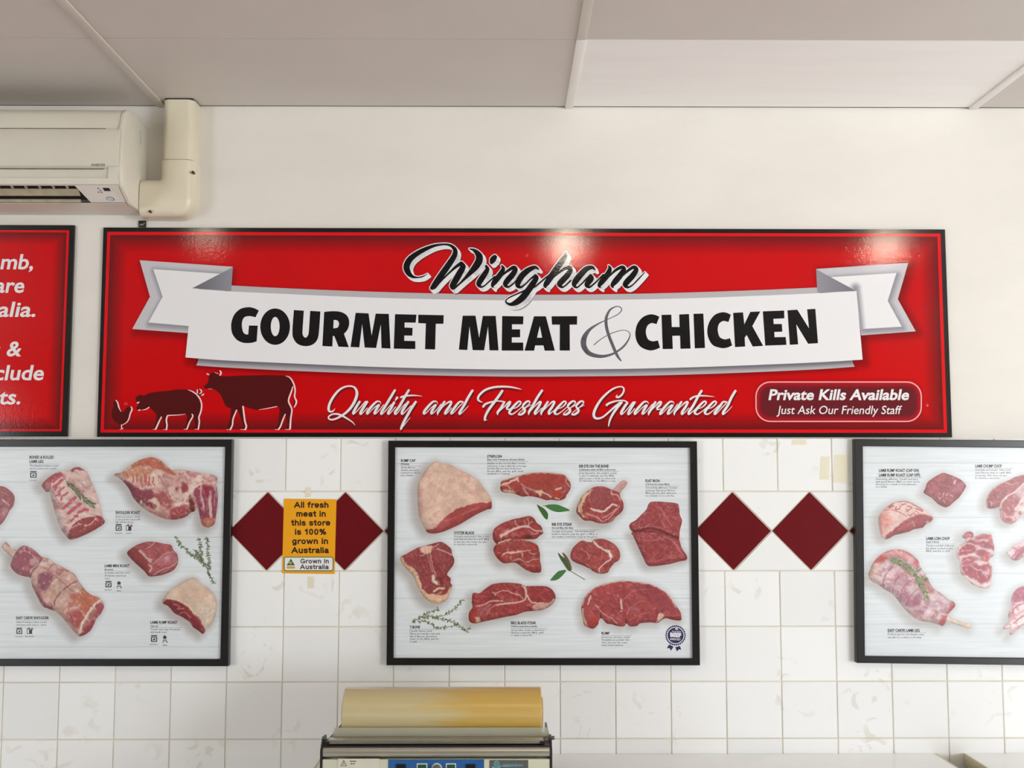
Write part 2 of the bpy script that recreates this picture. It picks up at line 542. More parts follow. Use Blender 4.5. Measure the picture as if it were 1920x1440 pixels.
# ceiling boards with joints, cover strips over the joints that run towards the wall
def ceil_x(px, py):
    d = np.array([(px - 960) / F_PX, (720 - py) / F_PX, -1.0]) @ _R.T
    t = (CEIL - _C[2]) / d[2]
    return (_C + d * t)[:2]
s1 = ceil_x(295, 188.6)[0]; s2 = ceil_x(1068.5, 191.5)[0]; s3 = ceil_x(1837, 191.5)[0]
pitch = s2 - s1
yj = ceil_x(1400, 75)[1]
xs = [s1 - 6 * pitch, s1 - 5 * pitch, s1 - 4 * pitch, s1 - 3 * pitch, s1 - 2 * pitch, s1 - pitch, s1, s2, s3, s3 + pitch, s3 + 2 * pitch, s3 + 3 * pitch, s3 + 4 * pitch, s3 + 5 * pitch, s3 + 6 * pitch]
ys = [-0.004, yj, yj - 1.2, yj - 2.4, yj - 3.6, yj - 4.8, YF]
bm = bmesh.new()
for i in range(len(xs) - 1):
    for j in range(len(ys) - 1):
        a, c = max(xs[i], XL) + 0.001, min(xs[i + 1], XR) - 0.001
        if c <= a: continue
        add_box(bm, a, c, ys[j + 1] + 0.0012, ys[j] - 0.0012, CEIL, CEIL + 0.006, mi=1 if (i == 7 and j == 0) else 0)
add_box(bm, XL, XR, YF, 0.1, CEIL + 0.006, CEIL + 0.1, mi=2)
struct(from_bm('ceiling', bm, [M_ceil, M_ceil_new, M_dark_gap]))
n = 1
for x in xs:
    if not XL + 0.05 < x < XR - 0.05: continue
    bm = bmesh.new()
    hw = 0.0115
    # boards repainted along the strip beside the white board
    cut = yj - 0.01 if abs(x - s2) < 1e-6 or abs(x - s3) < 1e-6 else -0.002
    if cut < -0.1: add_box(bm, x - hw, x + hw, cut, -0.002, CEIL - 0.006, CEIL - 0.0002, 0.0015, 2, 1)
    add_box(bm, x - hw, x + hw, YF, cut - 0.0001, CEIL - 0.006, CEIL - 0.0002, 0.0015, 2, 0)
    struct(from_bm('trim_%d' % n, bm, [M_strip, M_strip_new], smooth=True)); n += 1

# the ceiling lamps behind the camera's view, mirrored in the glossy signs
for px, py, w in ((1063, 464, 7.5), (1660, 467, 6.0), (388, 446, 1.4)):
    p = wall_points([(px, py)], -0.006)[0]
    v = p - _C; v = v * np.array([1, -1, 1])
    t = (CEIL - 0.03 - p[2]) / v[2]
    q = p + v * t
    l = bpy.data.lights.new('ceiling_lamp', 'POINT'); l.energy = w; l.shadow_soft_size = 0.028; l.color = (1.0, 0.86, 0.68)
    o = bpy.data.objects.new('ceiling_lamp', l); COL.objects.link(o); o.location = q
# ------------------------------------------------------------------ the red shop signs
YS = -0.009                    # face of the sign panels
L = lambda k: YS - 0.00022 * k # printed layers, bottom to top
M_black = mat('black_sign_border', (14, 13, 14), rough=0.13, bump=0.03, bscale=220)
M_edge = mat('sign_panel_core', (30, 28, 28), rough=0.5)
M_print = print_mat('sign_print', rough=0.08, spec=0.3, bump=0.07, bscale=260)
M_white = mat('white_sign_print', (236, 236, 240), rough=0.08, spec=0.3, bump=0.06, bscale=260)
M_ink = mat('black_sign_print', (22, 21, 24), rough=0.08, spec=0.3, bump=0.06, bscale=260)
M_grey = mat('grey_sign_print', (104, 101, 112), rough=0.12)
M_redline = mat('bright_red_print', (226, 18, 30), rough=0.08, spec=0.3, bump=0.06, bscale=260)
M_maroon = mat('maroon_print', (84, 18, 22), rough=0.08, spec=0.3, bump=0.06, bscale=260)
M_shadow = mat('dark_red_print', (108, 14, 22), rough=0.13)
M_lightgrey = mat('light_grey_print', (176, 174, 180), rough=0.12)
M_pink = mat('pale_pink_print', (243, 176, 178), rough=0.12)

def slab(name, quad, y0, y1, m, parent):
    """panel between the pixel quad read at its face y1 and the wall side y0"""
    f = wall_points(quad, y1); b = f.copy(); b[:, 1] = y0
    V = [tuple(p) for p in f] + [tuple(p) for p in b]
    F = [(3, 2, 1, 0), (4, 5, 6, 7)] + [(k, (k+1) % 4, 4 + (k+1) % 4, 4 + k) for k in range(4)]
    return link_mesh(name, V, F, m, parent)

RED = np.array((206, 3, 14.0)); MAR = np.array((100, 24, 28.0))

sign = thing('shop_sign', 'long red butcher sign with white ribbon reading gourmet meat and chicken', 'sign')
TLs, TRs, BRs, BLs = (194, 426.6), (1771.8, 430.2), (1785.2, 820), (181.8, 819)
slab('panel', (TLs, TRs, BRs, BLs), -0.0005, YS, M_black, sign)
b_o = np.array([(201.2, 434.6), (1763.3, 438), (1776, 811.6), (188.6, 811)])
b_i = np.array([(206.8, 440.6), (1757.6, 443.8), (1769.6, 805.4), (194.6, 805.2)])
Art(L(1)).poly(b_o, [b_i[::-1]]).build('border_line', M_redline, sign)

# ribbon outlines
R1, R2 = (180, 420, 1920/560), (1240, 420, 1920/560)
top = cr([(361, 541), (420, 545.6), (520, 550.5), (660, 556.6), (770, 560), (880, 562.2), (990, 563.4), (1080, 563.2), (1200, 561.3), (1310, 558.6), (1430, 554.2), (1540, 549.4), (1606, 545.4)], step=6)
bot = cr([(347.7, 670.2), (420, 675.6), (530, 680.6), (660, 686.3), (770, 689.8), (880, 692), (980, 692.9), (1070, 692.6), (1190, 691.3), (1310, 688.2), (1430, 683.8), (1540, 679), (1617.4, 674.3)], step=6)
btop = cr([(433, 535.2), (530, 540.2), (660, 545.6), (770, 549), (880, 551.4), (980, 552.5), (1080, 552.2), (1200, 550.6), (1310, 547.8), (1420, 544), (1532.5, 539)], step=6)
bbot = cr([(368, 685.2), (420, 688.8), (530, 694.4), (660, 699.6), (770, 703), (880, 705.2), (980, 706.2), (1070, 705.8), (1190, 704.6), (1310, 701.6), (1430, 697.2), (1540, 692), (1602.5, 687.6)], step=6)
main = np.concatenate([top, bot[::-1]])
tailL = Z(R1, [(281, 233), (879, 275), (869, 430), (620, 430), (592, 701), (233, 675), (347, 468)])
tailR = Z(R2, [(995, 289), (1587, 250), (1520, 483), (1635, 690), (1285, 716), (1250, 436), (1003, 441)])
inL = Z(R1, [(368, 290), (800, 320), (640, 430), (600, 656), (337, 633), (428, 468)])
inR = Z(R2, [(1080, 342), (1511, 315), (1455, 494), (1546, 660), (1290, 676), (1255, 430)])
band = np.concatenate([btop, bbot[::-1]])
BX = (1417.5, 716.2, 1727.4, 790.2)
box_r = rrect(*BX, 27)

def paint_panel(x, y, u, v):
    d = -sdf(x, y, b_i)
    t = np.clip(d / 34.0, 0, 1) ** 0.8
    c = MAR + (RED - MAR) * t[:, None]
    c = c * (1 - 0.05 * fbm(x, y, 90, 3)[:, None])
    # soft printed shadow of the ribbon and of the rounded box
    for P, off, blur, k in ((main, (6, 8), 16, .5), (tailR, (6, 4), 16, .5), (tailL, (2, 8), 12, .4), (band, (0, 3), 8, .35), (box_r, (0, 0), 7, .42)):
        m = (x > P[:, 0].min() - 30) & (x < P[:, 0].max() + 40) & (y > P[:, 1].min() - 30) & (y < P[:, 1].max() + 40)
        s = sdf(x[m] - off[0], y[m] - off[1], P)
        a = k * (1 - sstep(-blur * .4, blur, s))
        c[m] = c[m] * (1 - a[:, None]) + np.array((70, 10, 14)) * a[:, None]
    return c
grid_sheet('red_ground', 0, 0, 640, 152, 1.6, L(0.5), paint_panel, M_print, sign, corners=b_i)

def flat_paint(fn):
    return lambda x, y, sd: fn(x, y)
def shade_between(P, c0, c1, w):
    """colour c0 at the edge line P, c1 at w pixels from it"""
    def f(x, y):
        d = seg_d(x, y, P)
        t = sstep(0, w, d)[:, None]
        return np.array(c0, float) * (1 - t) + np.array(c1, float) * t
    return f
picture('ribbon_edge', band, L(1), flat_paint(shade_between(bot[::2], (112, 110, 120), (186, 183, 188), 13)), M_print, sign, step=2.5)
def paint_tail(inner):
    def f(x, y):
        s = sdf(x - 2, y - 3, inner)
        t = (1 - sstep(-2, 12, s))[:, None]
        return np.array((200, 199, 205.)) * (1 - t) + np.array((150, 148, 158.)) * t
    return f
picture('ribbon_tail', tailL, L(1), flat_paint(paint_tail(inL)), M_print, sign, step=2)
picture('ribbon_tail', tailR, L(1.4), flat_paint(paint_tail(inR)), M_print, sign, step=2)
rightedge = np.array([(1604, 540), (1618, 676)])
def white_tail(x, y):
    t = (1 - sstep(0, 15, seg_d(x, y, rightedge)))[:, None]
    return np.array((236, 236, 240.)) * (1 - t) + np.array((150, 148, 160.)) * t
picture('ribbon_tail_face', inL, L(2), flat_paint(lambda x, y: np.tile((236., 236, 240), (len(x), 1))), M_print, sign, step=4)
picture('ribbon_tail_face', inR, L(2), flat_paint(white_tail), M_print, sign, step=2)
fg = lambda A, B: (lambda x, y: np.array((112, 112, 122.)) + (np.array((150, 150, 160.)) - np.array((112, 112, 122.))) * np.clip((x - A) / (B - A), 0, 1)[:, None])
picture('ribbon_fold', Z(R1, [(618, 413), (880, 277), (868, 432)]), L(3), flat_paint(fg(370, 436)), M_print, sign, step=3)
picture('ribbon_fold', Z(R2, [(995, 290), (1252, 431), (1003, 441)]), L(3), flat_paint(fg(1620, 1530)), M_print, sign, step=3)
Art(L(2.5)).poly(main).build('ribbon', M_white, sign)

# block lettering on the ribbon, letter by letter (a 'c' point is a corner, the others are smooth)
C_, D_, F_, H_, I_ = (420, 540, 8), (640, 540, 8), (860, 540, 8), (1070, 540, 8), (1300, 540, 8)
def corners(p): return [(a, b, 'c') for a, b in p]
GLY = [
 (C_, [(523,338,'c'),(450,302),(360,288),(250,312),(165,385),(120,480),(107,580),(125,685),(190,775),(275,818),(350,826),(425,820),(490,800,'c'),(507,565,'c'),(375,562,'c'),(363,697,'c'),(320,692),(285,655),(268,570),(276,490),(310,437),(370,422),(425,428),(472,440,'c')], []),
 (C_, [(767+223*math.cos(a)*(1-.0*math.sin(a)), 580+273*math.sin(a)) for a in np.linspace(0, 2*math.pi, 16, endpoint=False)], [[(768+66*math.cos(a), 578+144*math.sin(a)) for a in np.linspace(0, 2*math.pi, 14, endpoint=False)]]),
 (C_, [(1048,330,'c'),(1198,340,'c'),(1178,640),(1185,710),(1222,746),(1258,712),(1272,650),(1293,343,'c'),(1446,352,'c'),(1424,660),(1398,775),(1330,848),(1220,872),(1110,842),(1045,762),(1026,650)], []),
 (C_, [(1503,358,'c'),(1620,348),(1730,354),(1818,390),(1868,455),(1878,540),(1852,625),(1800,688,'c'),(1872,888,'c'),(1718,880,'c'),(1655,722,'c'),(1632,720,'c'),(1625,878,'c'),(1475,870,'c')], [[(1645,480,'c'),(1690,484),(1720,512),(1724,552),(1700,595),(1640,606,'c')]]),
 (D_, corners([(215,372),(408,380),(455,712),(515,384),(712,388),(738,908),(603,902),(592,548),(522,900),(350,893),(312,543),(270,890),(138,885)]), []),
 (D_, corners([(805,392),(1128,400),(1115,520),(950,518),(948,592),(1070,598),(1065,715),(945,713),(943,792),(1110,796),(1110,916),(786,910)]), []),
 (D_, corners([(1153,400),(1536,408),(1532,537),(1417,537),(1407,922),(1255,918),(1268,532),(1155,527)]), []),
 (F_, corners([(60,415),(252,415),(307,745),(362,418),(556,418),(598,936),(463,935),(440,580),(383,935),(210,932),(162,578),(130,930),(2,925)]), []),
 (F_, corners([(652,420),(972,425),(967,545),(800,545),(800,620),(922,620),(922,740),(797,740),(797,818),(968,818),(970,940),(645,938)]), []),
 (F_, corners([(1130,424),(1308,424),(1443,940),(1290,940),(1272,862),(1148,862),(1132,940),(988,940)]), [corners([(1217,570),(1252,745),(1175,745)])]),
 (F_, corners([(1393,424),(1778,422),(1775,550),(1665,550),(1668,938),(1515,938),(1517,550),(1400,550)]), []),
 (H_, [(1330,432,'c'),(1270,405),(1185,397),(1080,440),(1000,540),(970,670),(990,795),(1060,890),(1180,935),(1270,924),(1340,895,'c'),(1308,785,'c'),(1265,796),(1215,797),(1155,760),(1128,660),(1150,570),(1205,528),(1250,532),(1288,543,'c')], []),
 (H_, corners([(1362,403),(1510,400),(1517,585),(1633,585),(1628,397),(1775,390),(1798,908),(1647,912),(1640,715),(1525,718),(1532,914),(1380,917)]), []),
 (I_, corners([(2,387),(150,383),(175,900),(22,905)]), []),
 (I_, [(563,402,'c'),(500,372),(425,365),(320,405),(240,510),(208,640),(232,765),(300,862),(430,902),(520,890),(583,860,'c'),(550,752,'c'),(505,766),(460,768),(395,732),(366,630),(385,540),(440,497),(485,499),(527,510,'c')], []),
 (I_, corners([(597,373),(745,365),(765,545),(855,358),(1005,352),(885,572),(1048,868),(890,878),(800,705),(770,745),(777,878),(625,887)]), []),
 (I_, corners([(1042,350),(1362,338),(1365,455),(1200,463),(1205,540),(1328,540),(1335,655),(1215,660),(1218,738),(1385,735),(1398,853),(1078,865)]), []),
 (I_, corners([(1412,335),(1560,325),(1735,605),(1706,320),(1830,312),(1870,828),(1722,837),(1545,545),(1573,845),(1447,852)]), []),
]
for w0_, w1_ in ((0, 7), (7, 11), (11, 18)):
    a = Art(L(3))
    for crop, o, hs in GLY[w0_:w1_]:
        a.poly(mixed(crop, o), [mixed(crop, h_)[::-1] for h_ in hs])
    a.build('block_lettering', M_ink, sign)
AMP = Z(H_, [(755,1090,20),(715,1040,36),(675,965,46),(620,835,46),(575,720,46),(540,600,46),(530,490,46),(545,410,40),(590,330,30),(660,285,18),(720,278,14),(760,305,16),(755,350,16),(700,400,14),(600,450,12),(510,490,14),(400,545,24),(290,620,44),(220,710,70),(192,800,84),(205,890,80),(270,975,70),(370,1015,58),(480,1025,46),(600,1000,34),(700,950,30),(800,870,30),(870,770,22),(890,700,14),(865,655,12),(800,632,10),(700,650,12),(590,690,12),(480,750,12),(400,810,14),(350,855,14)])
Art(L(3)).stroke(AMP).build('ampersand', M_grey, sign)

# script name above the ribbon
A8 = (740, 440, 8); B8 = (980, 440, 8)
WING = [
 (A8, [(492,588,6),(420,628,18),(340,642,22),(262,625,48),(205,570,82),(178,480,94),(225,375,88),(330,288,74),(450,222,62),(580,170,44),(700,148,31),(800,150,32),(868,182,46),(908,240,66),(895,315,78),(835,415,88),(740,550,92),(650,680,92),(590,770,84),(560,800,60)]),
 (A8, [(600,800,34),(700,690,26),(820,572,28),(925,478,44),(1000,432,62)]),
 (A8, [(1000,425,46),(1025,480,80),(968,590,96),(905,700,96),(868,770,86),(870,805,46)]),
 (A8, [(890,810,30),(1000,712,30),(1110,598,62),(1205,490,98),(1262,400,108),(1268,325,100),(1232,268,72),(1180,228,40),(1122,212,12)]),
 (A8, [(1372,470,36),(1390,520,62),(1345,600,82),(1285,690,86),(1262,742,74),(1290,782,34),(1345,768,22),(1420,700,22),(1500,630,24)]),
 (A8, [(1500,338,74),(1470,380,90),(1452,420,46)]),
 (A8, [(1608,466,24),(1628,515,58),(1580,605,82),(1505,700,84),(1468,760,52),(1478,798,8)]),
 (A8, [(1510,720,20),(1600,622,24),(1700,540,40),(1785,492,58),(1808,530,74),(1760,610,86),(1690,690,86),(1660,745,72),(1692,784,32),(1760,752,24),(1840,672,24),(1910,605,34)]),
 (B8, [(240,520,18),(185,490,54),(90,530,80),(0,605,92),(-60,695,88),(-74,760,70),(-30,788,36),(40,742,24),(120,662,26),(190,615,46)]),
 (B8, [(190,605,34),(205,650,70),(150,740,90),(80,840,96),(0,940,100),(-95,1015,86),(-185,1045,46),(-250,1012,24),(-232,965,18),(-150,918,20),(-50,874,24),(50,832,26),(170,788,24),(260,720,24),(340,650,24),(390,612,26)]),
 (B8, [(632,262,10),(645,305,58),(590,395,88),(500,522,92),(420,640,92),(355,735,80),(335,775,46),(357,800,8)]),
 (B8, [(380,722,20),(480,620,30),(590,535,40),(690,490,58),(716,530,72),(670,610,86),(590,695,90),(553,745,78),(592,786,34),(640,764,22),(720,690,26)]),
 (B8, [(1082,528,18),(1045,492,52),(960,512,80),(870,600,92),(792,700,92),(772,755,62),(812,792,28),(880,742,22),(960,662,28),(1020,612,46)]),
 (B8, [(1022,608,36),(1032,655,74),(985,715,86),(962,758,68),(1002,786,34),(1080,730,24),(1160,650,24),(1210,602,30)]),
 (B8, [(1290,464,16),(1308,515,58),(1268,605,82),(1198,692,86),(1150,762,56),(1170,802,8)]),
 (B8, [(1210,712,20),(1310,612,26),(1400,530,40),(1488,488,54),(1516,528,72),(1460,615,86),(1388,702,86),(1345,762,56),(1364,802,8)]),
 (B8, [(1400,722,20),(1500,612,26),(1590,532,40),(1668,488,54),(1702,528,70),(1650,615,86),(1570,702,90),(1540,752,76),(1576,790,34),(1650,755,20),(1740,662,22),(1832,566,10)]),
]
EXT = np.array((4.9, 5.4))
a = Art(L(0.9))
for crop, s in WING: a.stroke(Z(crop, s), grow=1.6, off=EXT * 1.32)
a.build('script_shadow', M_shadow, sign)
a = Art(L(3.2))
a.stroke(Z(B8, WING[9][1][3:9]), grow=1.2, off=EXT * 1.45)
a.build('script_shadow', M_lightgrey, sign)
a = Art(L(4))
for k in range(5):
    for crop, s in WING: a.stroke(Z(crop, s), grow=1.75, off=EXT * k / 4, step=2.0)
a.build('script_outline', M_white, sign)
a = Art(L(7.2))
for crop, s in WING: a.stroke(Z(crop, s))
a.build('script_lettering', M_ink, sign)

# slogan
Q1, Q2, Q3, Q4, Q5 = (600,690,9.6), (780,690,9.6), (940,690,9.6), (1090,690,9.6), (1210,690,9.6)
def sh(pts, dx): return [(x + dx, y, w) for x, y, w in pts]
e_ = [(165,735,14),(250,720,16),(330,660,26),(350,615,26),(310,603,30),(230,680,42),(150,780,46),(160,825,36),(210,825,22),(300,760,14),(400,670,12)]
s_ = [(1210,740,12),(1310,660,18),(1330,608,22),(1280,600,34),(1210,660,40),(1200,705,30),(1235,740,38),(1230,790,44),(1170,835,36),(1120,835,24),(1140,800,14),(1240,720,12),(1340,670,12)]
SLOG = [
 (Q1, [(270,730,6),(235,775,22),(180,785,34),(155,740,44),(175,640,44),(240,520,42),(330,410,36),(430,345,30),(540,325,26),(620,350,34),(660,420,46),(660,500,50),(620,610,50),(550,720,46),(460,810,40),(370,870,36),(280,915,32),(200,930,30),(155,905,26),(165,865,24),(230,830,26),(320,830,32),(420,870,32),(520,930,24),(590,980,18),(630,1030,6)]),
 (Q1, [(712,610,42),(660,690,46),(605,790,44),(602,825,34),(640,800,18),(740,690,16),(820,600,18)]),
 (Q1, [(848,610,42),(790,700,46),(730,800,44),(735,830,32),(775,800,16),(850,720,14)]),
 (Q1, [(1095,650,6),(1080,608,18),(1020,605,30),(940,680,42),(860,780,44),(850,825,34),(890,800,16),(980,710,16),(1060,660,30)]),
 (Q1, [(1060,670,42),(1000,770,44),(980,820,36),(1010,815,20),(1090,730,14),(1150,660,14)]),
 (Q1, [(1348,400,40),(1270,530,44),(1180,680,44),(1110,790,44),(1105,830,32),(1150,800,16),(1250,690,14),(1310,640,14)]),
 (Q1, [(1335,620,42),(1280,720,44),(1230,800,44),(1235,830,30),(1275,800,16),(1360,700,14)]),
 (Q1, [(1388,534,44),(1358,582,22)]),
 (Q1, [(1598,400,40),(1520,530,44),(1430,690,44),(1355,790,44),(1360,830,32),(1400,800,16),(1480,700,14),(1540,640,14)]),
 (Q1, [(1455,528,30),(1520,505,32),(1640,493,26),(1760,497,16),(1840,508,5)]),
 (Q1, [(1588,612,42),(1530,700,44),(1475,790,42),(1480,830,32),(1530,790,16),(1640,680,16)]),
 (Q1, [(1722,612,44),(1650,720,46),(1580,840,46),(1510,970,46),(1470,1060,44),(1458,1100,34)]),
 (Q1, [(1470,1085,12),(1530,1010,14),(1590,930,10),(1627,890,5)]),
 (Q2, [(388,655,6),(372,608,18),(310,605,32),(230,680,42),(150,780,44),(145,825,34),(190,800,16),(280,710,16),(350,660,30)]),
 (Q2, [(352,670,42),(290,770,44),(275,820,36),(310,810,18),(390,730,14),(450,650,14)]),
 (Q2, [(512,608,38),(450,710,44),(395,800,40),(393,848,8)]),
 (Q2, [(420,780,14),(500,680,16),(590,612,28),(636,612,36),(610,680,44),(540,780,44),(525,825,34),(570,800,16),(640,720,14)]),
 (Q2, [(850,610,20),(790,607,32),(720,680,42),(650,780,44),(635,820,36),(680,800,16),(770,700,16),(850,620,18)]),
 (Q2, [(1015,406,42),(940,530,44),(860,680,44),(790,790,44),(785,830,32),(830,800,16),(900,730,12),(947,680,5)]),
 (Q2, [(1195,616,8),(1150,600,24),(1115,560,36),(1140,490,38),(1240,400,38),(1380,350,36),(1540,335,34),(1680,340,30),(1800,360,22),(1898,386,6)]),
 (Q2, [(1552,412,44),(1500,490,46),(1420,600,46),(1330,720,46),(1260,840,42),(1237,925,36),(1245,940,22),(1278,930,6)]),
 (Q2, [(1210,695,40),(1250,650,36),(1340,615,28),(1450,595,22),(1550,600,22),(1600,615,22)]),
 (Q2, [(1588,616,40),(1530,720,44),(1470,800,40),(1474,848,8)]),
 (Q3, [(-46,790,14),(60,690,18),(135,615,30),(160,612,34),(140,660,42),(100,715,38),(112,745,22),(165,733,14)]),
 (Q3, e_),
 (Q3, [(380,740,12),(490,660,18),(512,608,22),(465,600,34),(400,660,40),(385,705,30),(420,740,38),(415,790,44),(360,835,36),(310,835,24),(330,800,14),(430,720,12),(530,665,12)]),
 (Q3, [(732,406,42),(650,530,44),(560,690,44),(500,790,42),(494,845,8)]),
 (Q3, [(520,780,14),(600,690,16),(685,612,30),(710,622,36),(670,700,44),(610,790,44),(610,830,32),(650,800,16),(730,720,14)]),
 (Q3, [(836,610,38),(780,700,44),(720,800,40),(723,850,8)]),
 (Q3, [(745,780,14),(830,690,16),(915,612,28),(955,612,36),(920,690,44),(860,780,44),(860,830,32),(900,800,16),(990,730,14)]),
 (Q3, sh(e_, 814)), (Q3, s_), (Q3, sh(s_, 150)),
 (Q4, [(648,480,8),(630,520,30),(670,525,32),(730,480,32),(765,410,30),(755,355,26),(700,335,22),(600,360,28),(480,440,34),(360,560,40),(270,700,46),(225,820,48),(240,890,44),(300,910,36),(390,880,30),(500,790,30),(600,700,32),(700,620,34)]),
 (Q4, [(458,665,44),(500,635,36),(600,600,28),(700,585,24),(780,590,22),(830,620,24)]),
 (Q4, [(725,620,40),(640,720,46),(560,840,40),(510,950,32),(490,1045,18)]),
 (Q4, [(825,630,42),(770,710,46),(720,800,44),(725,830,34),(770,800,16),(860,700,16),(930,610,18)]),
 (Q4, [(960,618,42),(900,710,46),(850,800,44),(850,835,34),(900,800,16),(960,730,14)]),
 (Q4, [(1207,655,6),(1195,612,18),(1130,610,32),(1050,690,42),(970,790,44),(965,830,34),(1010,800,16),(1100,710,16),(1170,665,30)]),
 (Q4, [(1177,675,42),(1120,770,44),(1100,825,36),(1140,810,18),(1220,720,14),(1280,650,14)]),
 (Q4, [(1332,616,40),(1270,720,44),(1215,810,40),(1214,852,8)]),
 (Q4, [(1240,780,14),(1330,690,18),(1400,615,30),(1436,616,34),(1415,665,42),(1365,720,36),(1375,750,22),(1430,733,14)]),
 (Q5, [(517,655,6),(500,612,18),(440,610,32),(360,690,42),(280,790,44),(270,832,34),(320,800,16),(410,710,16),(480,665,30)]),
 (Q5, [(487,675,42),(425,770,44),(405,825,36),(450,810,18),(520,730,14),(580,650,14)]),
 (Q5, [(648,612,38),(590,700,44),(525,800,40),(526,852,8)]),
 (Q5, [(550,780,14),(640,690,16),(725,617,28),(763,616,36),(730,690,44),(665,790,44),(660,832,32),(710,800,16),(780,720,14)]),
 (Q5, [(1010,412,42),(940,530,44),(860,680,44),(785,790,44),(785,832,32),(830,800,16),(910,730,14)]),
 (Q5, [(812,562,38),(860,525,30),(950,502,26),(1080,500,20),(1180,510,12),(1245,518,4)]),
 (Q5, sh(e_, 744)), (Q5, sh(e_, 926)),
 (Q5, [(1470,612,20),(1400,611,32),(1340,690,42),(1260,790,44),(1252,830,36),(1300,800,16),(1390,700,16),(1460,630,18)]),
 (Q5, [(1620,412,42),(1550,530,44),(1480,680,44),(1405,790,44),(1400,832,32),(1450,800,16),(1515,740,12),(1564,685,5)]),
]
a = Art(L(0.9))
for crop, s in SLOG: a.stroke(Z(crop, s), off=(1.4, 4.4), nc=8)
a.build('slogan_shadow', M_shadow, sign)
a = Art(L(4))
for crop, s in SLOG: a.stroke(Z(crop, s), nc=8)
a.build('slogan_lettering', M_white, sign)

# animal silhouettes with white edges
M1, M2 = (190, 680, 9.6), (370, 680, 9.6)
def animal(name, crop, body, extra, lights):
    b = Art(L(1.5)); b.poly(cr(Z(crop, body), step=1.2, closed=True))
    for s in extra: b.stroke(Z(crop, s))
    b.mark(); b.k += 250
    for s in lights: b.stroke(Z(crop, [(p[0], p[1], p[2] * 1.3) for p in s]), nc=8)
    return b.build(name, [M_maroon, mat('silhouette_white_edge', (250, 222, 222), rough=0.13)], sign)
animal('chicken_silhouette', M1, [(215,700),(258,682),(298,740),(320,820),(352,880),(400,880),(440,820),(500,790),(530,795),(548,840),(518,920),(500,990),(470,1060),(420,1100),(372,1125),(365,1170),(398,1190),(340,1205),(350,1130),(280,1090),(210,1020),(185,930),(200,830),(220,770)], [],
 [[(265,680,14),(295,720,18),(315,800,18),(352,880,6)],[(535,793,14),(552,840,20),(520,920,18),(500,1000,16),(460,1070,12),(380,1122,8)],[(365,1120,14),(366,1170,14),(398,1187,6)],[(330,1205,4),(375,1190,12)]])
animal('pig_silhouette', M1, [(615,640),(650,600),(710,576),(765,590),(860,550),(1000,525),(1200,505),(1350,485),(1480,480),(1580,495),(1660,535),(1720,575),(1780,660),(1805,740),(1800,850),(1760,960),(1756,1050),(1752,1120),(1742,1200),(1680,1200),(1692,1120),(1668,1020),(1640,975),(1590,1060),(1552,1200),(1500,1200),(1532,1080),(1545,980),(1510,930),(1350,942),(1190,950),(1168,1020),(1187,1120),(1178,1205),(1120,1205),(1138,1120),(1102,1010),(1076,978),(1030,1080),(978,1200),(935,1200),(970,1100),(988,960),(970,905),(900,840),(860,805),(780,840),(690,860),(640,845),(628,810),(662,750),(640,715)],
 [[(1700,572,24),(1712,520,20),(1745,482,20),(1782,500,20),(1776,550,22),(1740,570,22),(1800,580,18)]],
 [[(1560,488,5),(1640,520,14),(1705,562,18)],[(1720,575,18),(1780,660,20),(1806,760,20),(1792,880,20),(1757,980,20),(1764,1060,20),(1747,1195,20)],[(1632,928,14),(1647,965,18),(1590,1070,18),(1540,1195,20)],[(1510,924,5),(1400,940,10),(1200,950,14)],[(1192,955,20),(1170,1030,22),(1182,1120,22),(1172,1203,22)],[(1082,978,16),(1040,1060,20),(980,1195,22)],[(860,803,14),(800,840,12),(730,853,5)],[(668,857,14),(698,852,18)],[(640,730,6),(660,720,20),(688,709,6)],[(1728,490,16),(1728,545,16)],[(1765,475,8),(1798,500,18),(1798,540,16),(1765,560,8)],[(1800,588,8),(1828,582,18),(1840,566,18)],[(1110,1206,4),(1150,1206,8)],[(930,1200,4),(970,1200,10)],[(1484,1199,4),(1530,1199,10)],[(1680,1199,4),(1735,1199,10)]])
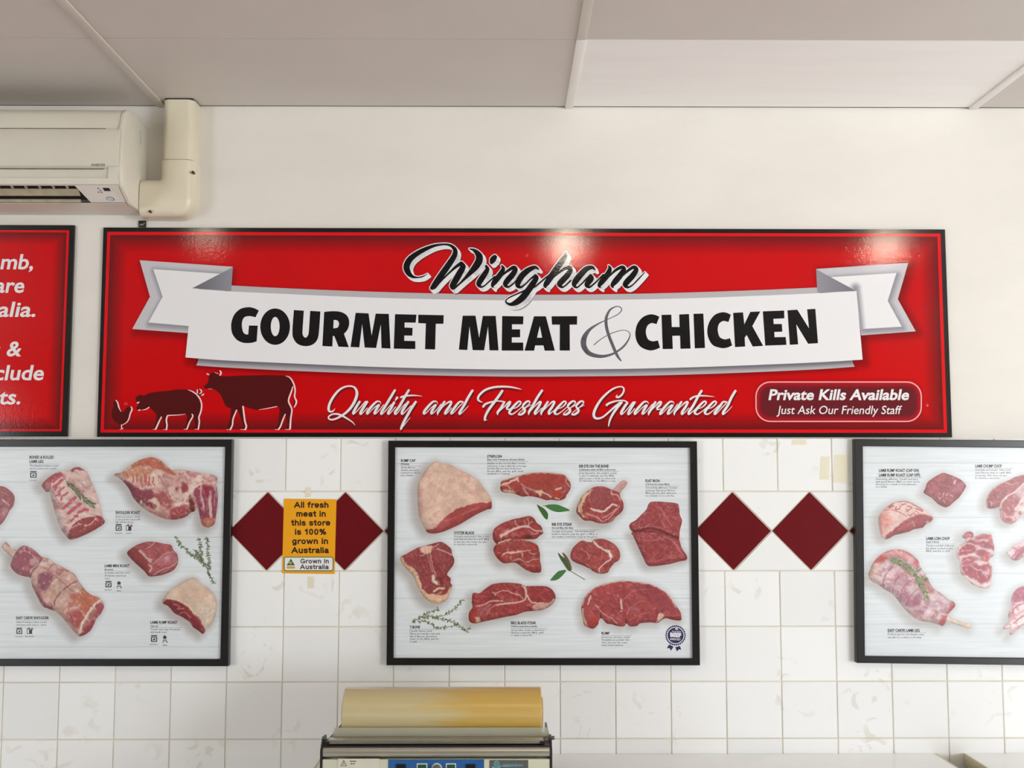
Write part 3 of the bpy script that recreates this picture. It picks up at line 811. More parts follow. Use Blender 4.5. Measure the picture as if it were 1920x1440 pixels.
animal('cow_silhouette', M2, [(115,430),(180,370),(203,300),(203,240),(168,205),(215,213),(260,180),(310,175),(380,205),(396,235),(450,240),(560,246),(700,236),(900,230),(1100,225),(1300,222),(1500,228),(1600,236),(1680,285),(1718,360),(1718,440),(1662,600),(1642,705),(1684,800),(1702,860),(1682,1000),(1672,1130),(1668,1200),(1580,1200),(1622,1120),(1604,1000),(1580,930),(1540,1030),(1484,1195),(1400,1200),(1452,1120),(1468,1000),(1478,900),(1470,812),(1430,788),(1300,815),(1100,850),(1000,836),(900,806),(832,794),(850,960),(880,1130),(872,1200),(770,1200),(832,1150),(802,1050),(752,920),(712,856),(650,1000),(632,1120),(592,1200),(520,1200),(562,1110),(590,1000),(602,830),(530,800),(480,720),(430,600),(370,530),(300,482),(170,470),(130,455)],
 [[(1660,265,30),(1715,340,34),(1746,450,26),(1748,600,26),(1762,690,40),(1740,760,30)]],
 [[(1590,240,5),(1650,258,14),(1700,310,18),(1742,400,20),(1760,500,20),(1752,610,20),(1782,690,24),(1776,740,22),(1745,802,14)],[(1720,432,12),(1690,530,20),(1650,640,20),(1646,710,20),(1692,810,20),(1702,870,20),(1682,1010,22),(1670,1190,24)],[(1582,930,16),(1540,1030,20),(1500,1140,20),(1465,1200,20)],[(1108,848,4),(1250,825,10),(1432,789,10)],[(822,790,22),(840,930,22),(858,1060,22),(882,1140,24),(867,1200,24)],[(706,856,18),(645,1010,20),(632,1120,20),(596,1200,22)],[(410,145,14),(427,180,22),(412,222,22)],[(178,203,20),(208,217,14)],[(310,175,4),(372,200,8)],[(190,472,4),(265,475,6)],[(520,1203,4),(595,1206,10)],[(770,1203,4),(865,1204,10)],[(1395,1203,4),(1465,1204,10)],[(1575,1203,4),(1655,1204,10)]])

# rounded box at the lower right
def paint_box(x, y, sd):
    t = sstep(1, 13, -sd if sd.mean() > 0 else -sd)[:, None]
    return np.array((178, 16, 32.)) * (1 - t) + np.array((104, 28, 38.)) * t
bx = picture('notice_box', box_r, L(1.5), paint_box, M_print, sign, step=2.2)
Art(L(2.2)).poly(rrect(BX[0]-1.1, BX[1]-1.1, BX[2]+1.1, BX[3]+1.1, 28), [rrect(BX[0]+1.1, BX[1]+1.1, BX[2]-1.1, BX[3]-1.1, 26)[::-1]]).build('outline', M_pink, bx)
a = Art(L(2.2))
lettering(a, 'Private Kills Available', 1440.7, 1704.3, 750.2, 20.4, bold=0.028, shear=0.17)
lettering(a, 'Just Ask Our Friendly Staff', 1456, 1691.5, 776.3, 15.4, bold=0.004, shear=0.17)
a.build('lettering', M_white, bx)
# fixing screws painted over, only just showing
for px, py in ((1721.5, 478.5), (1737.5, 760), (986.5, 479), (236, 757)):
    c = wall_points([(px, py)], L(0.5))[0]
    bm = bmesh.new()
    bmesh.ops.create_uvsphere(bm, u_segments=16, v_segments=8, radius=0.0055)
    for v in bm.verts: v.co = Vector((v.co.x, v.co.y * 0.32, v.co.z)) + Vector(c)
    from_bm('screw_cap', bm, mat('red_screw_cap', (196, 20, 26), rough=0.25), sign, smooth=True)

# ---- the second red sign, cut by the left edge of the view
s2 = thing('shop_sign', 'smaller red sign with white italic wording below the air conditioner', 'sign')
W2 = 760.0
o2 = [(139.6 - W2, 419.5), (139.6, 422.3), (126, 818.5), (126 - W2, 818.5)]
slab('panel', o2, -0.0005, YS, M_black, s2)
q_o = np.array([(132 - W2, 429), (129.8, 431.8), (115.4, 808.6), (120 - W2, 808.6)])
q_i = np.array([(138 - W2, 433), (125.0, 435.8), (111.6, 804.6), (126 - W2, 804.6)])
Art(L(1)).poly(q_o, [q_i[::-1]]).build('border_line', M_redline, s2)
def paint2(x, y, u, v):
    d = -sdf(x, y, q_i)
    t = np.clip(d / 24.0, 0, 1) ** 0.8
    return MAR + (RED - MAR) * t[:, None]
grid_sheet('red_ground', 0, 0, 300, 150, 1.7, L(0.5), paint2, M_print, s2, corners=q_i)
for t_, vis, l_, r_, b_ in (('Lamb,', 'mb,', 0.5, 61.7, 505), ('are', 'are', -9, 45.4, 549), ('Australia.', 'alia.', -4, 66.3, 594.2), ('s &', '&', 12.5, 40.3, 668.2), ('include', 'lude', 8.3, 82, 713), ('ts.', 's.', 13, 37.8, 758.3)):
    a = Art(L(2)); v, f = glyphs(vis, 0.02, 3); w_ = v[:, 0] + 0.17 * v[:, 1]
    lettering(a, t_, 0, 0, b_, 28.5, bold=0.02, shear=0.17, x_scale=(r_ - l_) / (w_.max() - w_.min()) / 28.5, right=r_)
    a.build('lettering', M_white, s2)
for s_, q in ((sign, BLs), (s2, (126, 818.5))):
    p = wall_points([q], YS)[0]; set_base(s_, (p[0] + (1.1 if s_ is sign else -0.5), 0.0, p[2]))
# ------------------------------------------------------------------ framed meat charts
YP = -0.020                      # face of the printed sheets, set into the frames
YFR = -0.028                     # front of the frames
PL = lambda k: YP - 0.0002 * k
M_frame = mat('black_frame_moulding', (17, 16, 18), rough=0.3, bump=0.05, bscale=90)
M_sheet = print_mat('poster_print', rough=0.3)
M_cap = mat('poster_caption_ink', (62, 54, 62), rough=0.3)
M_navy = mat('navy_print', (44, 44, 84), rough=0.3)
M_badgewhite = mat('pale_badge_print', (232, 230, 238), rough=0.3)

def wood(x, y, seed, tint):
    f1 = vnoise(x * 0.035, y + 0.6 * np.sin(x / 37.0), 2.1, seed + 5)     # long fine grain lines
    f2 = vnoise(x * 0.07, y, 4.4, seed + 6)
    broad = fbm(x, y * 2, 130, seed + 8, 2)
    gate = 0.5 + fbm(x, y * 1.5, 90, seed + 12, 2)
    c = np.array(tint, float)[None, :] * np.ones((len(x), 1))
    return c * (1 - (0.020 * (f1 - 0.5) * 2 * gate + 0.008 * (f2 - 0.5) * 2 + 0.02 * (broad - .5) * 2)[:, None])

def chart(label, outer, inner, meats, caps, seed, tint, joints, light=1.0):
    root = thing('framed_poster', label, 'poster', None)
    quad_frame('frame', outer, inner, -0.0062, YFR, M_frame, root)
    q = np.array(inner, float)
    c = q.mean(0); grow = np.sign(q - c) * 2.2
    sh_q = q + grow
    outl = [(m, build_outline(m)) for m in meats]
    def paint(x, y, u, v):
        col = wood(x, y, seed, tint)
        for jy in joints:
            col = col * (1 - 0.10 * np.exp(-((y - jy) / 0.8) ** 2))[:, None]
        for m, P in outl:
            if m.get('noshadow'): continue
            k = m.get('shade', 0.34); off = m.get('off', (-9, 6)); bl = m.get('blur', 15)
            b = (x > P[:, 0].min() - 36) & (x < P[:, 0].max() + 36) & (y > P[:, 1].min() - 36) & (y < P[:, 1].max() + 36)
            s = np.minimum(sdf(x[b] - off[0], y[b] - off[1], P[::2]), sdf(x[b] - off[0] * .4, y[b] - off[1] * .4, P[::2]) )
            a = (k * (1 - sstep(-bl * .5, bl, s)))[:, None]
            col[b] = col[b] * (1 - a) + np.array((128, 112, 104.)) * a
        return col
    w = np.hypot(*(sh_q[1] - sh_q[0])); h_ = np.hypot(*(sh_q[3] - sh_q[0]))
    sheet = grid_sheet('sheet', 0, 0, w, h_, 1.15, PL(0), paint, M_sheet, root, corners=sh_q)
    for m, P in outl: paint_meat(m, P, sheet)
    for cp in caps: caption(sheet, *cp)
    o = wall_points([outer[3]], YFR)[0]
    b = wall_points([outer[2]], YFR)[0]
    set_base(root, ((o[0] + b[0]) / 2, 0.0, min(o[2], b[2])))
    return root, sheet

def build_outline(m):
    P = Z(m['crop'], m['o'])
    return cr(P, step=1.3, closed=True)

def paint_meat(m, P, sheet):
    crop = m['crop']; s = crop[2]
    feats = []
    for ft in m.get('f', ()):
        if ft[0] == 'r': feats.append(('r', cr(Z(crop, ft[1]), step=2, closed=True), ft[2], ft[3] if len(ft) > 3 else 1.2, ft[4] if len(ft) > 4 else 1.0))
        else:
            q = np.array([(p[0], p[1], ft[2]) for p in ft[1]], float)
            feats.append(('l', cr(Z(crop, q), step=2), ft[3], ft[4] if len(ft) > 4 else 1.0, 0))
    base = np.array(m['c'], float); seed = m.get('seed', int(abs(P[0, 0])) % 97)
    vein = m.get('vein', 0.0)
    def fn(x, y, sd):
        n1 = fbm(x, y, 16, seed); n2 = fbm(x, y, 3.2, seed + 3, 2)
        red = m['c'][0] < 190
        col = base * (1 + 0.22 * (n1 - 0.5) + (0.28 if red else 0.11) * (n2 - 0.5))[:, None]
        if red:
            # wet sheen and muscle grain as the photographs on the chart show them
            g = fbm(x * 0.8 + y * 0.6, (y * 0.8 - x * 0.6) * 2.6, 7, seed + 51, 3)
            sh = (sstep(0.52, 0.8, g) * 0.42)[:, None]
            col = col * (1 - sh) + np.array((206, 138, 140.)) * sh
            dk = (sstep(0.50, 0.22, fbm(x, y, 9, seed + 61)) * 0.30)[:, None]
            col = col * (1 - dk) + np.array((126, 44, 50.)) * dk
            sp = (sstep(0.80, 0.95, vnoise(x, y, 1.7, seed + 71)) * 0.45 * sstep(0.5, 0.62, n1))[:, None]
            col = col * (1 - sp) + np.array((232, 190, 190.)) * sp
        mot = m.get('mot')
        if not red and 'cap' not in m['name'] and m['name'] != 'lamb_rump_roast' and 'bone' not in m['name']:
            # membranes and fat catch the light in pale streaks, with red showing between them
            g = fbm(x * 0.9 + y * 0.4, (y * 0.9 - x * 0.4) * 1.7, 11, seed + 81, 3)
            a = (sstep(0.55, 0.78, g) * 0.6)[:, None]
            col = col * (1 - a) + np.array((242, 226, 220.)) * a
            a = (sstep(0.46, 0.26, g) * 0.55)[:, None]
            col = col * (1 - a) + np.array((172, 92, 96.)) * a
        if mot:
            a = (sstep(0.5, 0.68, fbm(x, y, mot[1], seed + 9)) * mot[2])[:, None]
            col = col * (1 - a) + np.array(mot[0], float) * a
        if vein:
            r = np.abs(fbm(x, y, 15, seed + 21, 2) - 0.5)
            a = (np.exp(-(r / 0.02) ** 2) * vein * sstep(0.45, 0.6, fbm(x, y, 22, seed + 31)))[:, None]
            col = col * (1 - a) + np.array((216, 164, 158.)) * a
        jx = (fbm(x, y, 5, seed + 41, 2) - 0.5) * 4.2; jy = (fbm(x, y, 5, seed + 43, 2) - 0.5) * 4.2
        for ft in feats:
            if ft[0] == 'r':
                b = (x > ft[1][:, 0].min() - 8) & (x < ft[1][:, 0].max() + 8) & (y > ft[1][:, 1].min() - 8) & (y < ft[1][:, 1].max() + 8)
                if not b.any(): continue
                d = sdf(x[b] + jx[b], y[b] + jy[b], ft[1])
                a = ((1 - sstep(-ft[3], ft[3], d)) * ft[4])[:, None]
                cc = np.array(ft[2], float) * (1 + 0.26 * (n2[b] - 0.5) + 0.16 * (n1[b] - .5))[:, None]
                col[b] = col[b] * (1 - a) + cc * a
            else:
                L_ = ft[1]
                b = (x > L_[:, 0].min() - 8) & (x < L_[:, 0].max() + 8) & (y > L_[:, 1].min() - 8) & (y < L_[:, 1].max() + 8)
                if not b.any(): continue
                d = seg_d(x[b] + jx[b] * .7, y[b] + jy[b] * .7, L_)
                hw = L_[0, 2] / 2
                a = ((1 - sstep(hw - 0.6, hw + 0.9, d)) * ft[3])[:, None]
                col[b] = col[b] * (1 - a) + np.array(ft[2], float) * a
        if not red and 'cap' not in m['name'] and m['name'] != 'lamb_rump_roast':
            a = (sstep(0.66, 0.86, fbm(x * 0.5 + y, (y * 0.5 - x) * 2.2, 8, seed + 91, 2)) * 0.45)[:, None]
            col = col * (1 - a) + np.array((240, 222, 218.)) * a
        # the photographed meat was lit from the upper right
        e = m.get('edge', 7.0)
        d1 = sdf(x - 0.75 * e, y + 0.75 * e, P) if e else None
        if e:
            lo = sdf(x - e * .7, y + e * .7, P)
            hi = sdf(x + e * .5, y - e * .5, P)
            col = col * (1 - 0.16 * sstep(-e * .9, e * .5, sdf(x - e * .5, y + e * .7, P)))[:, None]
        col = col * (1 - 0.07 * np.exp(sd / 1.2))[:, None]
        grey = (col @ np.array((.3, .59, .11)))[:, None]
        col = (col * 0.88 + grey * 0.12) * (0.98 if red else 1.0)
        return col
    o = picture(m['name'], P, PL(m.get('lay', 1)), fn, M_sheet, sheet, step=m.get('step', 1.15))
    o['label'] = 'printed picture of raw ' + m['name'].replace('_', ' ')

def caption(sheet, title, x, x1, base, cap, sub=None, body=(), icons=()):
    a = Art(PL(1.6))
    for i, t in enumerate(title if isinstance(title, list) else [(title, x1, base)]):
        lettering(a, t[0], x, t[1], t[2], cap, bold=0.03, res=2)
        tb = t[2]
    if sub: lettering(a, sub[0], x, x + sub[1], sub[2], 3.5, bold=0.012, res=1)
    for t, w, b in body: lettering(a, t, x, x + w, b, 3.3, bold=-0.002, shear=0.08, res=1)
    if body:
        ry = body[0][2] - 4.9; rw = max(w for _, w, _ in body) * 1.06
        a.poly([(x, ry), (x + rw, ry), (x + rw, ry + 0.35), (x, ry + 0.35)])
    for kind, ix, iy, iw, ih, lab in icons:
        if kind == 'oven':
            a.poly(rrect(ix, iy, ix + iw, iy + ih * .17, ih * .06, 3))
            a.poly(rrect(ix, iy + ih * .24, ix + iw, iy + ih, ih * .12, 3), [rrect(ix + iw*.16, iy + ih*.36, ix + iw*.84, iy + ih*.86, ih*.06, 3)[::-1]])
            a.poly([(ix + iw*.28, iy + ih*.74), (ix + iw*.42, iy + ih*.54), (ix + iw*.66, iy + ih*.46), (ix + iw*.72, iy + ih*.62), (ix + iw*.5, iy + ih*.78)])
        elif kind == 'pot':
            a.poly([(ix + iw*.42, iy + ih*.34), (ix + iw*.86, iy + ih*.34), (ix + iw*.86, iy + ih), (ix + iw*.42, iy + ih)])
            a.poly([(ix + iw*.1, iy + ih*.34), (ix + iw*.18, iy + ih*.34), (ix + iw*.18, iy + ih*.92), (ix + iw*.42, iy + ih*.92), (ix + iw*.42, iy + ih), (ix + iw*.1, iy + ih)])
            a.poly([(ix, iy + ih*.3), (ix + iw*.2, iy + ih*.16), (ix + iw*.6, iy + ih*.14), (ix + iw*.62, iy + ih*.3)])
            a.poly([(ix + iw*.34, iy), (ix + iw*.46, iy), (ix + iw*.46, iy + ih*.14), (ix + iw*.34, iy + ih*.14)])
            t = np.linspace(0, 2*np.pi, 14, endpoint=False)
            a.poly(np.stack([ix + iw*.88 + iw*.16*np.cos(t), iy + ih*.22 + iw*.16*np.sin(t)], 1), [np.stack([ix + iw*.9 + iw*.07*np.cos(t), iy + ih*.19 + iw*.07*np.sin(t)], 1)[::-1]])
        else:
            t = np.linspace(0, 2*np.pi, 16, endpoint=False)
            a.poly(np.stack([ix + iw*.45 + iw*.34*np.cos(t), iy + ih*.3 + iw*.28*np.sin(t)], 1))
            a.poly([(ix + iw*.3, iy), (ix + iw*.42, iy), (ix + iw*.42, iy + ih*.1), (ix + iw*.3, iy + ih*.1)])
            for p, q in (((.3, .5), (.08, 1)), ((.6, .5), (.84, 1)), ((.16, .74), (.74, .74)), ((.76, .9), (.96, .9))):
                a.stroke([(ix + iw*p[0], iy + ih*p[1], 1.1), (ix + iw*q[0], iy + ih*q[1], 1.1)], nc=6)
        lw = len(lab) * 2.7
        lettering(a, lab, ix + iw/2 - lw/2, ix + iw/2 + lw/2, iy + ih + 6.0, 2.3, res=1)
    a.build('caption', M_cap, sheet)

ka, kb, kc, kd, ke = (720,820,6.4), (1010,820,6.1935), (720,1030,6.26), (1010,1030,6.1935), (900,860,6.545)
kf, kg, kh, ki = (0,840,8.727), (200,840,8.727), (0,1000,6.545), (180,990,6.2625)
kj, kk, kl, km = (1610,870,8.727), (1620,1010,7.577), (1770,850,6.86), (1780,1060,7.2)
CREAM, WHITE, PINKF = (226, 190, 162), (226, 205, 200), (216, 176, 170)
RED1, RED2, DK = (172, 72, 72), (170, 66, 62), (116, 40, 46)

def leaf_set(name, crop, stems, n, size, col, seed, sheet, stemcol=(96, 92, 62), needles=False, shadow=False):
    """a herb sprig: its stems carry many small separate leaves, drawn as one printed picture"""
    r = random.Random(seed)
    a = Art(PL(2.2 if needles else 1.8)); ink = []
    def paint(c):
        ink.extend([lin(c)] * (len(a.v) - len(ink)))
    for st in stems:
        st = Z(crop, [(p[0], p[1], p[2] if len(p) > 2 else 7) for p in st])
        a.stroke(st, nc=6); paint(stemcol)
        P = cr(st, step=0.8)
        for i in range(int(n * len(P) / 60) + 3):
            k = r.randrange(1, len(P) - 1)
            d = P[k + 1 if k + 1 < len(P) else k, :2] - P[k - 1, :2]
            base = math.atan2(d[1], d[0])
            ang = base + r.choice((-1, 1)) * (r.uniform(.3, .8) if needles else r.uniform(.5, 1.5))
            L_ = size * r.uniform(.7, 1.25)
            c = P[k, :2]
            e = c + L_ * np.array((math.cos(ang), math.sin(ang)))
            w = L_ * (0.16 if needles else 0.42)
            nrm = np.array((-math.sin(ang), math.cos(ang))) * w / 2
            mid = (c + e) / 2
            a.k += 1
            a._add(np.array([c, mid - nrm, e, mid + nrm]), [(0, 1, 2, 3)], a.k * 1e-6)
            v = r.uniform(.7, 1.3)
            paint([min(255, q * v) for q in col])
    a.build(name, M_sheet, sheet, ink=np.array(ink))

def leaves(name, crop, items, sheet):
    a = Art(PL(1.8)); ink = []
    for pts, c in items:
        if len(pts[0]) > 2: a.stroke(Z(crop, pts), nc=6)
        else: a.poly(cr(Z(crop, pts), step=1.2, closed=True))
        ink.extend([lin(c)] * (len(a.v) - len(ink)))
    a.build(name, M_sheet, sheet, ink=np.array(ink))

# ---------------- middle chart: beef
meats2 = [
 dict(name='rump_cap', crop=ka, c=(224,188,168), mot=((212,158,146),9,.55), edge=9, shade=.42, off=(-11,4),
  o=[(640,290),(700,312),(740,325),(790,325),(900,385),(1050,460),(1130,515),(1200,610),(1260,690),(1290,760),(1290,850),(1230,870),(1120,920),(1000,990),(900,1050),(800,1095),(700,1135),(600,1155),(520,1140),(480,1080),(430,980),(410,860),(405,760),(400,600),(430,510),(480,420),(560,322)],
  f=[('l',[(440,820),(520,850),(600,830)],10,(200,140,128),.4),('l',[(650,780),(760,760),(860,710)],8,(206,146,138),.35),
   ('r',[(1300,765),(1230,780),(1120,785),(1000,815),(850,870),(740,950),(650,1040),(600,1090),(520,1110),(500,1150),(560,1175),(700,1150),(800,1105),(1000,1000),(1120,930),(1300,860)],(178,74,74)),
   ('r',[(600,1090),(660,1030),(740,970),(800,960),(760,1060),(640,1130),(560,1140)],(186,92,98),3,.6),
   ('l',[(930,930),(1030,880),(1150,840)],8,(214,150,140),.6),('l',[(740,1010),(860,960)],6,(214,150,140),.5),('l',[(1290,775),(1288,850)],8,(200,120,104),.5),('l',[(1250,775),(1120,785),(1000,815),(850,870),(740,950),(650,1040)],6,(236,206,186),.6)]),
 dict(name='striploin_steak', crop=ke, c=RED2, edge=4, vein=.3, shade=.3,
  o=[(1115,340),(1105,290),(1070,230),(1030,195),(950,180),(850,170),(700,168),(600,178),(500,200),(400,230),(275,270),(250,330),(255,390),(300,415),(400,425),(450,440),(520,465),(600,460),(680,470),(750,490),(820,510),(880,505),(950,515),(1010,505),(1050,480),(1060,450),(1100,390)],
  f=[('r',[(480,250),(560,200),(700,185),(900,190),(1000,220),(1040,290),(980,350),(880,400),(760,380),(620,350),(520,310)],(176,68,60),2,.8),
   ('l',[(275,272),(400,234),(520,197),(700,172),(900,178),(1040,202),(1090,270)],13,CREAM,.85),('l',[(255,325),(350,295),(420,262),(470,236)],24,(230,190,172)),('l',[(462,236),(475,275)],16,(230,190,172)),
   ('r',[(280,385),(330,380),(400,388),(450,420),(400,425),(300,412)],(218,176,144)),('l',[(310,330),(350,335),(370,365)],18,(214,170,156),.8),
   ('l',[(510,312),(560,350),(620,372),(700,400),(780,420),(870,470)],15,(206,150,150),.8),('l',[(530,360),(560,400),(600,442)],14,(216,170,160),.9),
   ('r',[(680,392),(760,395),(760,440),(740,470),(715,440)],(220,186,150)),('l',[(760,410),(810,430),(870,470)],12,(226,192,172)),
   ('l',[(930,380),(960,365),(995,355)],20,(226,190,180),.9),('l',[(1065,230),(1050,290),(1090,330),(1112,345)],12,(218,170,170),.8),('l',[(1000,420),(1060,390)],12,(220,170,160),.6),
   ('r',[(890,420),(960,400),(1010,420),(980,460),(900,465)],(186,62,42),3,.8),('l',[(930,480),(970,492)],16,(228,200,176)),('l',[(450,440),(520,465),(600,460)],8,(120,40,40),.5)]),
 dict(name='bone_in_rib_bone', crop=kb, c=(204,152,150), edge=2, off=(-4,3), shade=.2, o=[(860,620),(900,570),(940,525),(985,500),(1015,508),(1028,525),(1010,565),(965,620),(930,665)],
  f=[('l',[(890,600),(960,530),(1000,515)],16,(222,180,176),.6)]),
 dict(name='rib_eye_on_the_bone', crop=kb, lay=2, c=(174,72,70), edge=4, vein=.35, shade=.42, off=(-8,9),
  o=[(680,570),(770,575),(850,610),(930,640),(950,700),(980,750),(985,820),(960,870),(900,920),(860,970),(790,1000),(700,1000),(610,970),(530,965),(480,920),(440,870),(450,790),(500,690),(560,630),(620,590)],
  f=[('r',[(600,660),(680,590),(800,600),(840,650),(840,740),(780,790),(700,825),(620,800)],(164,80,84),3,.9),
   ('r',[(560,630),(620,600),(560,690),(510,780),(505,870),(530,930),(500,930),(460,870),(455,800),(500,700)],(216,184,150)),
   ('l',[(500,700),(480,800),(500,900)],8,(150,80,70),.6),
   ('l',[(610,828),(680,850),(750,865),(800,822),(860,780),(910,792)],20,(230,200,190)),('l',[(840,620),(850,660),(920,670),(945,725),(960,780)],12,(222,178,172),.9),
   ('l',[(550,880),(680,930),(740,975),(820,935),(870,880),(940,800)],9,(222,180,172),.8),('l',[(740,940),(830,890),(900,830)],10,(222,180,172),.8),('l',[(600,600),(590,700),(600,760)],6,(220,170,165),.6),('l',[(560,905),(640,900)],6,(220,170,165),.6),
   ('l',[(700,998),(800,990),(880,930)],8,(226,196,186),.7),('r',[(950,745),(985,760),(980,840),(930,890),(940,810)],(150,60,62),2,.8),('r',[(445,850),(500,910),(530,960),(480,920)],(130,60,50),2,.8)]),
 dict(name='flat_iron_steak', crop=kb, c=(166,68,72), edge=5, vein=.3, shade=.4, off=(-7,5),
  o=[(1085,1105),(1250,1080),(1400,1090),(1560,1140),(1628,1180),(1660,1280),(1722,1380),(1712,1425),(1640,1440),(1500,1475),(1330,1497),(1260,1482),(1215,1400),(1150,1260),(1100,1150)],
  f=[('l',[(1270,1440),(1400,1430),(1560,1380),(1690,1385)],12,(190,100,98),.7),('l',[(1270,1475),(1400,1460),(1560,1420),(1700,1415)],16,(140,52,56),.6),('l',[(1200,1190),(1320,1200),(1440,1180)],6,(206,140,136),.6),('l',[(1460,1150),(1560,1210),(1620,1290),(1680,1370)],7,(212,150,146),.7),('l',[(1380,1160),(1450,1200)],6,(214,156,150),.7),('l',[(1600,1250),(1650,1340)],10,(214,150,150),.5),('l',[(1320,1400),(1400,1330)],6,(200,120,118),.5)]),
 dict(name='flat_iron_steak', crop=kb, lay=2, c=(168,70,74), edge=5, vein=.3, noshadow=True,
  o=[(1290,760),(1370,745),(1520,755),(1610,770),(1630,810),(1640,900),(1665,970),(1640,1080),(1625,1190),(1560,1170),(1400,1115),(1250,1102),(1110,1105),(1055,1050),(1065,1000),(1130,960),(1200,890),(1250,840)],
  f=[('l',[(1080,1095),(1180,1080),(1270,1055),(1400,1075),(1520,1130),(1622,1170)],20,(122,44,48),.9),('l',[(1100,1060),(1180,1050),(1270,1035),(1400,1050),(1540,1100)],6,(206,130,126),.7),
   ('l',[(1410,815),(1470,910),(1510,970),(1550,1030)],8,(208,140,136),.75),('l',[(1290,870),(1230,890)],6,(206,140,136),.6),('l',[(1400,890),(1410,920)],8,(222,180,176),.7),('l',[(1180,950),(1160,1010),(1190,1060)],10,(206,150,148),.5),('l',[(1440,1000),(1470,1040)],10,(216,170,168),.6),('l',[(1300,1000),(1240,1040)],8,(214,160,158),.5),('l',[(1620,800),(1640,830)],6,(214,150,146),.7)]),
 dict(name='rib_eye_steak', crop=kb, c=(174,74,72), edge=4, vein=.25, shade=.38, off=(-6,5),
  o=[(380,1320),(420,1260),(500,1200),(570,1215),(620,1215),(640,1190),(740,1180),(830,1210),(900,1260),(945,1340),(935,1420),(880,1460),(830,1520),(800,1570),(720,1585),(640,1560),(600,1530),(520,1490),(420,1450),(370,1400)],
  f=[('l',[(640,1212),(690,1262),(740,1292),(800,1322),(850,1375)],20,(228,200,192)),('r',[(800,1310),(830,1320),(862,1375),(840,1402),(815,1360)],WHITE),('l',[(700,1535),(760,1470),(840,1412)],14,(226,192,184)),('l',[(700,1530),(705,1570)],10,(226,196,176)),('l',[(490,1290),(560,1340),(590,1412)],5,(214,150,146),.8),('l',[(400,1430),(520,1480),(600,1520),(640,1550)],12,(140,56,50),.6),('l',[(560,1475),(610,1520)],10,(214,170,140),.8),('l',[(740,1350),(720,1420)],4,(220,160,156),.7),('l',[(540,1215),(620,1218)],6,(206,130,120),.6)]),
 dict(name='oyster_blade_steak', crop=ke, c=(168,64,62), edge=5, vein=.55, shade=.36,
  o=[(600,705),(660,730),(700,790),(750,830),(775,910),(740,940),(680,985),(600,990),(500,990),(380,990),(300,1002),(230,1022),(210,1050),(165,1000),(155,930),(170,870),(210,830),(300,780),(420,740),(480,730)],
  f=[('l',[(262,950),(300,925),(345,900)],34,(228,186,180)),('l',[(330,910),(420,860),(520,835),(600,830)],24,(228,186,180)),('l',[(590,830),(640,868),(700,890),(765,885)],14,(226,182,174)),('l',[(590,830),(596,790),(590,740)],6,(222,172,166)),('l',[(575,830),(640,770)],6,(222,172,166)),('l',[(470,830),(440,790),(430,760)],6,(222,172,166)),('l',[(560,800),(540,760)],5,(222,172,166)),('l',[(650,930),(720,912)],7,(222,172,166)),('l',[(640,940),(640,900)],5,(222,172,166),.8),('l',[(360,870),(270,890)],6,(222,172,166),.8),
   ('r',[(385,930),(400,900),(440,905),(430,950),(400,970)],(178,110,112),2,.8),('r',[(520,955),(560,935),(620,940),(650,965),(590,985)],(116,44,38),2,.8),('r',[(165,950),(200,990),(250,1000),(215,1045)],(120,36,36),3,.7)]),
 dict(name='oyster_blade_steak', crop=ke, lay=2, c=(168,64,60), edge=6, vein=.5, shade=.4, off=(-8,7),
  o=[(340,985),(450,988),(560,1000),(660,1030),(710,1070),(735,1170),(735,1250),(750,1310),(745,1390),(680,1400),(620,1390),(540,1350),(460,1290),(400,1275),(300,1285),(240,1250),(190,1190),(165,1120),(185,1070),(240,1030)],
  f=[('l',[(290,1170),(340,1155),(420,1150),(500,1140)],20,(228,186,178)),('l',[(500,1140),(560,1130),(620,1122)],9,(226,182,174)),('l',[(330,1150),(340,1105)],6,(222,172,166)),('l',[(450,1140),(465,1118)],6,(222,172,166)),('l',[(500,1150),(524,1170),(518,1210)],9,(226,182,174)),('l',[(300,1170),(265,1195)],6,(222,172,166)),('l',[(620,1150),(640,1170),(692,1165)],7,(222,172,166)),('l',[(370,1210),(400,1250),(500,1230)],7,(222,172,166),.8),('l',[(390,1262),(440,1235),(490,1230),(560,1272),(650,1240),(715,1228)],8,(222,172,166),.85),('l',[(500,1290),(560,1300),(680,1320),(740,1300)],7,(218,150,140),.7),
   ('l',[(225,1045),(290,1010),(380,985)],18,(226,180,164)),('l',[(450,992),(560,1002),(660,1032),(700,1055)],9,(222,176,160),.8),('r',[(190,1170),(230,1150),(320,1240),(400,1270),(300,1285),(230,1240)],(182,56,44),4,.6),('l',[(210,1160),(260,1150)],6,(222,172,166),.6),('r',[(340,1060),(420,1010),(480,1050),(400,1090)],(150,84,88),4,.5),('r',[(620,1390),(660,1330),(740,1320),(745,1390),(680,1400)],(150,50,50),3,.6)]),
 dict(name='t_bone_steak', crop=kc, c=(158,68,70), edge=4, shade=.42, off=(-10,8),
  o=[(190,95),(260,55),(340,10),(400,-20),(490,-45),(600,-75),(675,-87),(740,-50),(790,0),(800,60),(825,120),(815,180),(780,230),(740,295),(782,340),(780,390),(800,430),(770,520),(740,590),(690,620),(640,638),(560,625),(500,590),(450,540),(400,450),(370,380),(340,310),(270,240),(215,170)],
  f=[('r',[(185,95),(225,90),(250,160),(340,220),(400,300),(430,380),(460,470),(520,525),(570,518),(640,540),(720,530),(780,450),(805,420),(790,520),(750,600),(690,630),(640,648),(560,635),(490,600),(440,540),(390,450),(360,380),(330,310),(262,240),(205,170)],(224,182,150)),
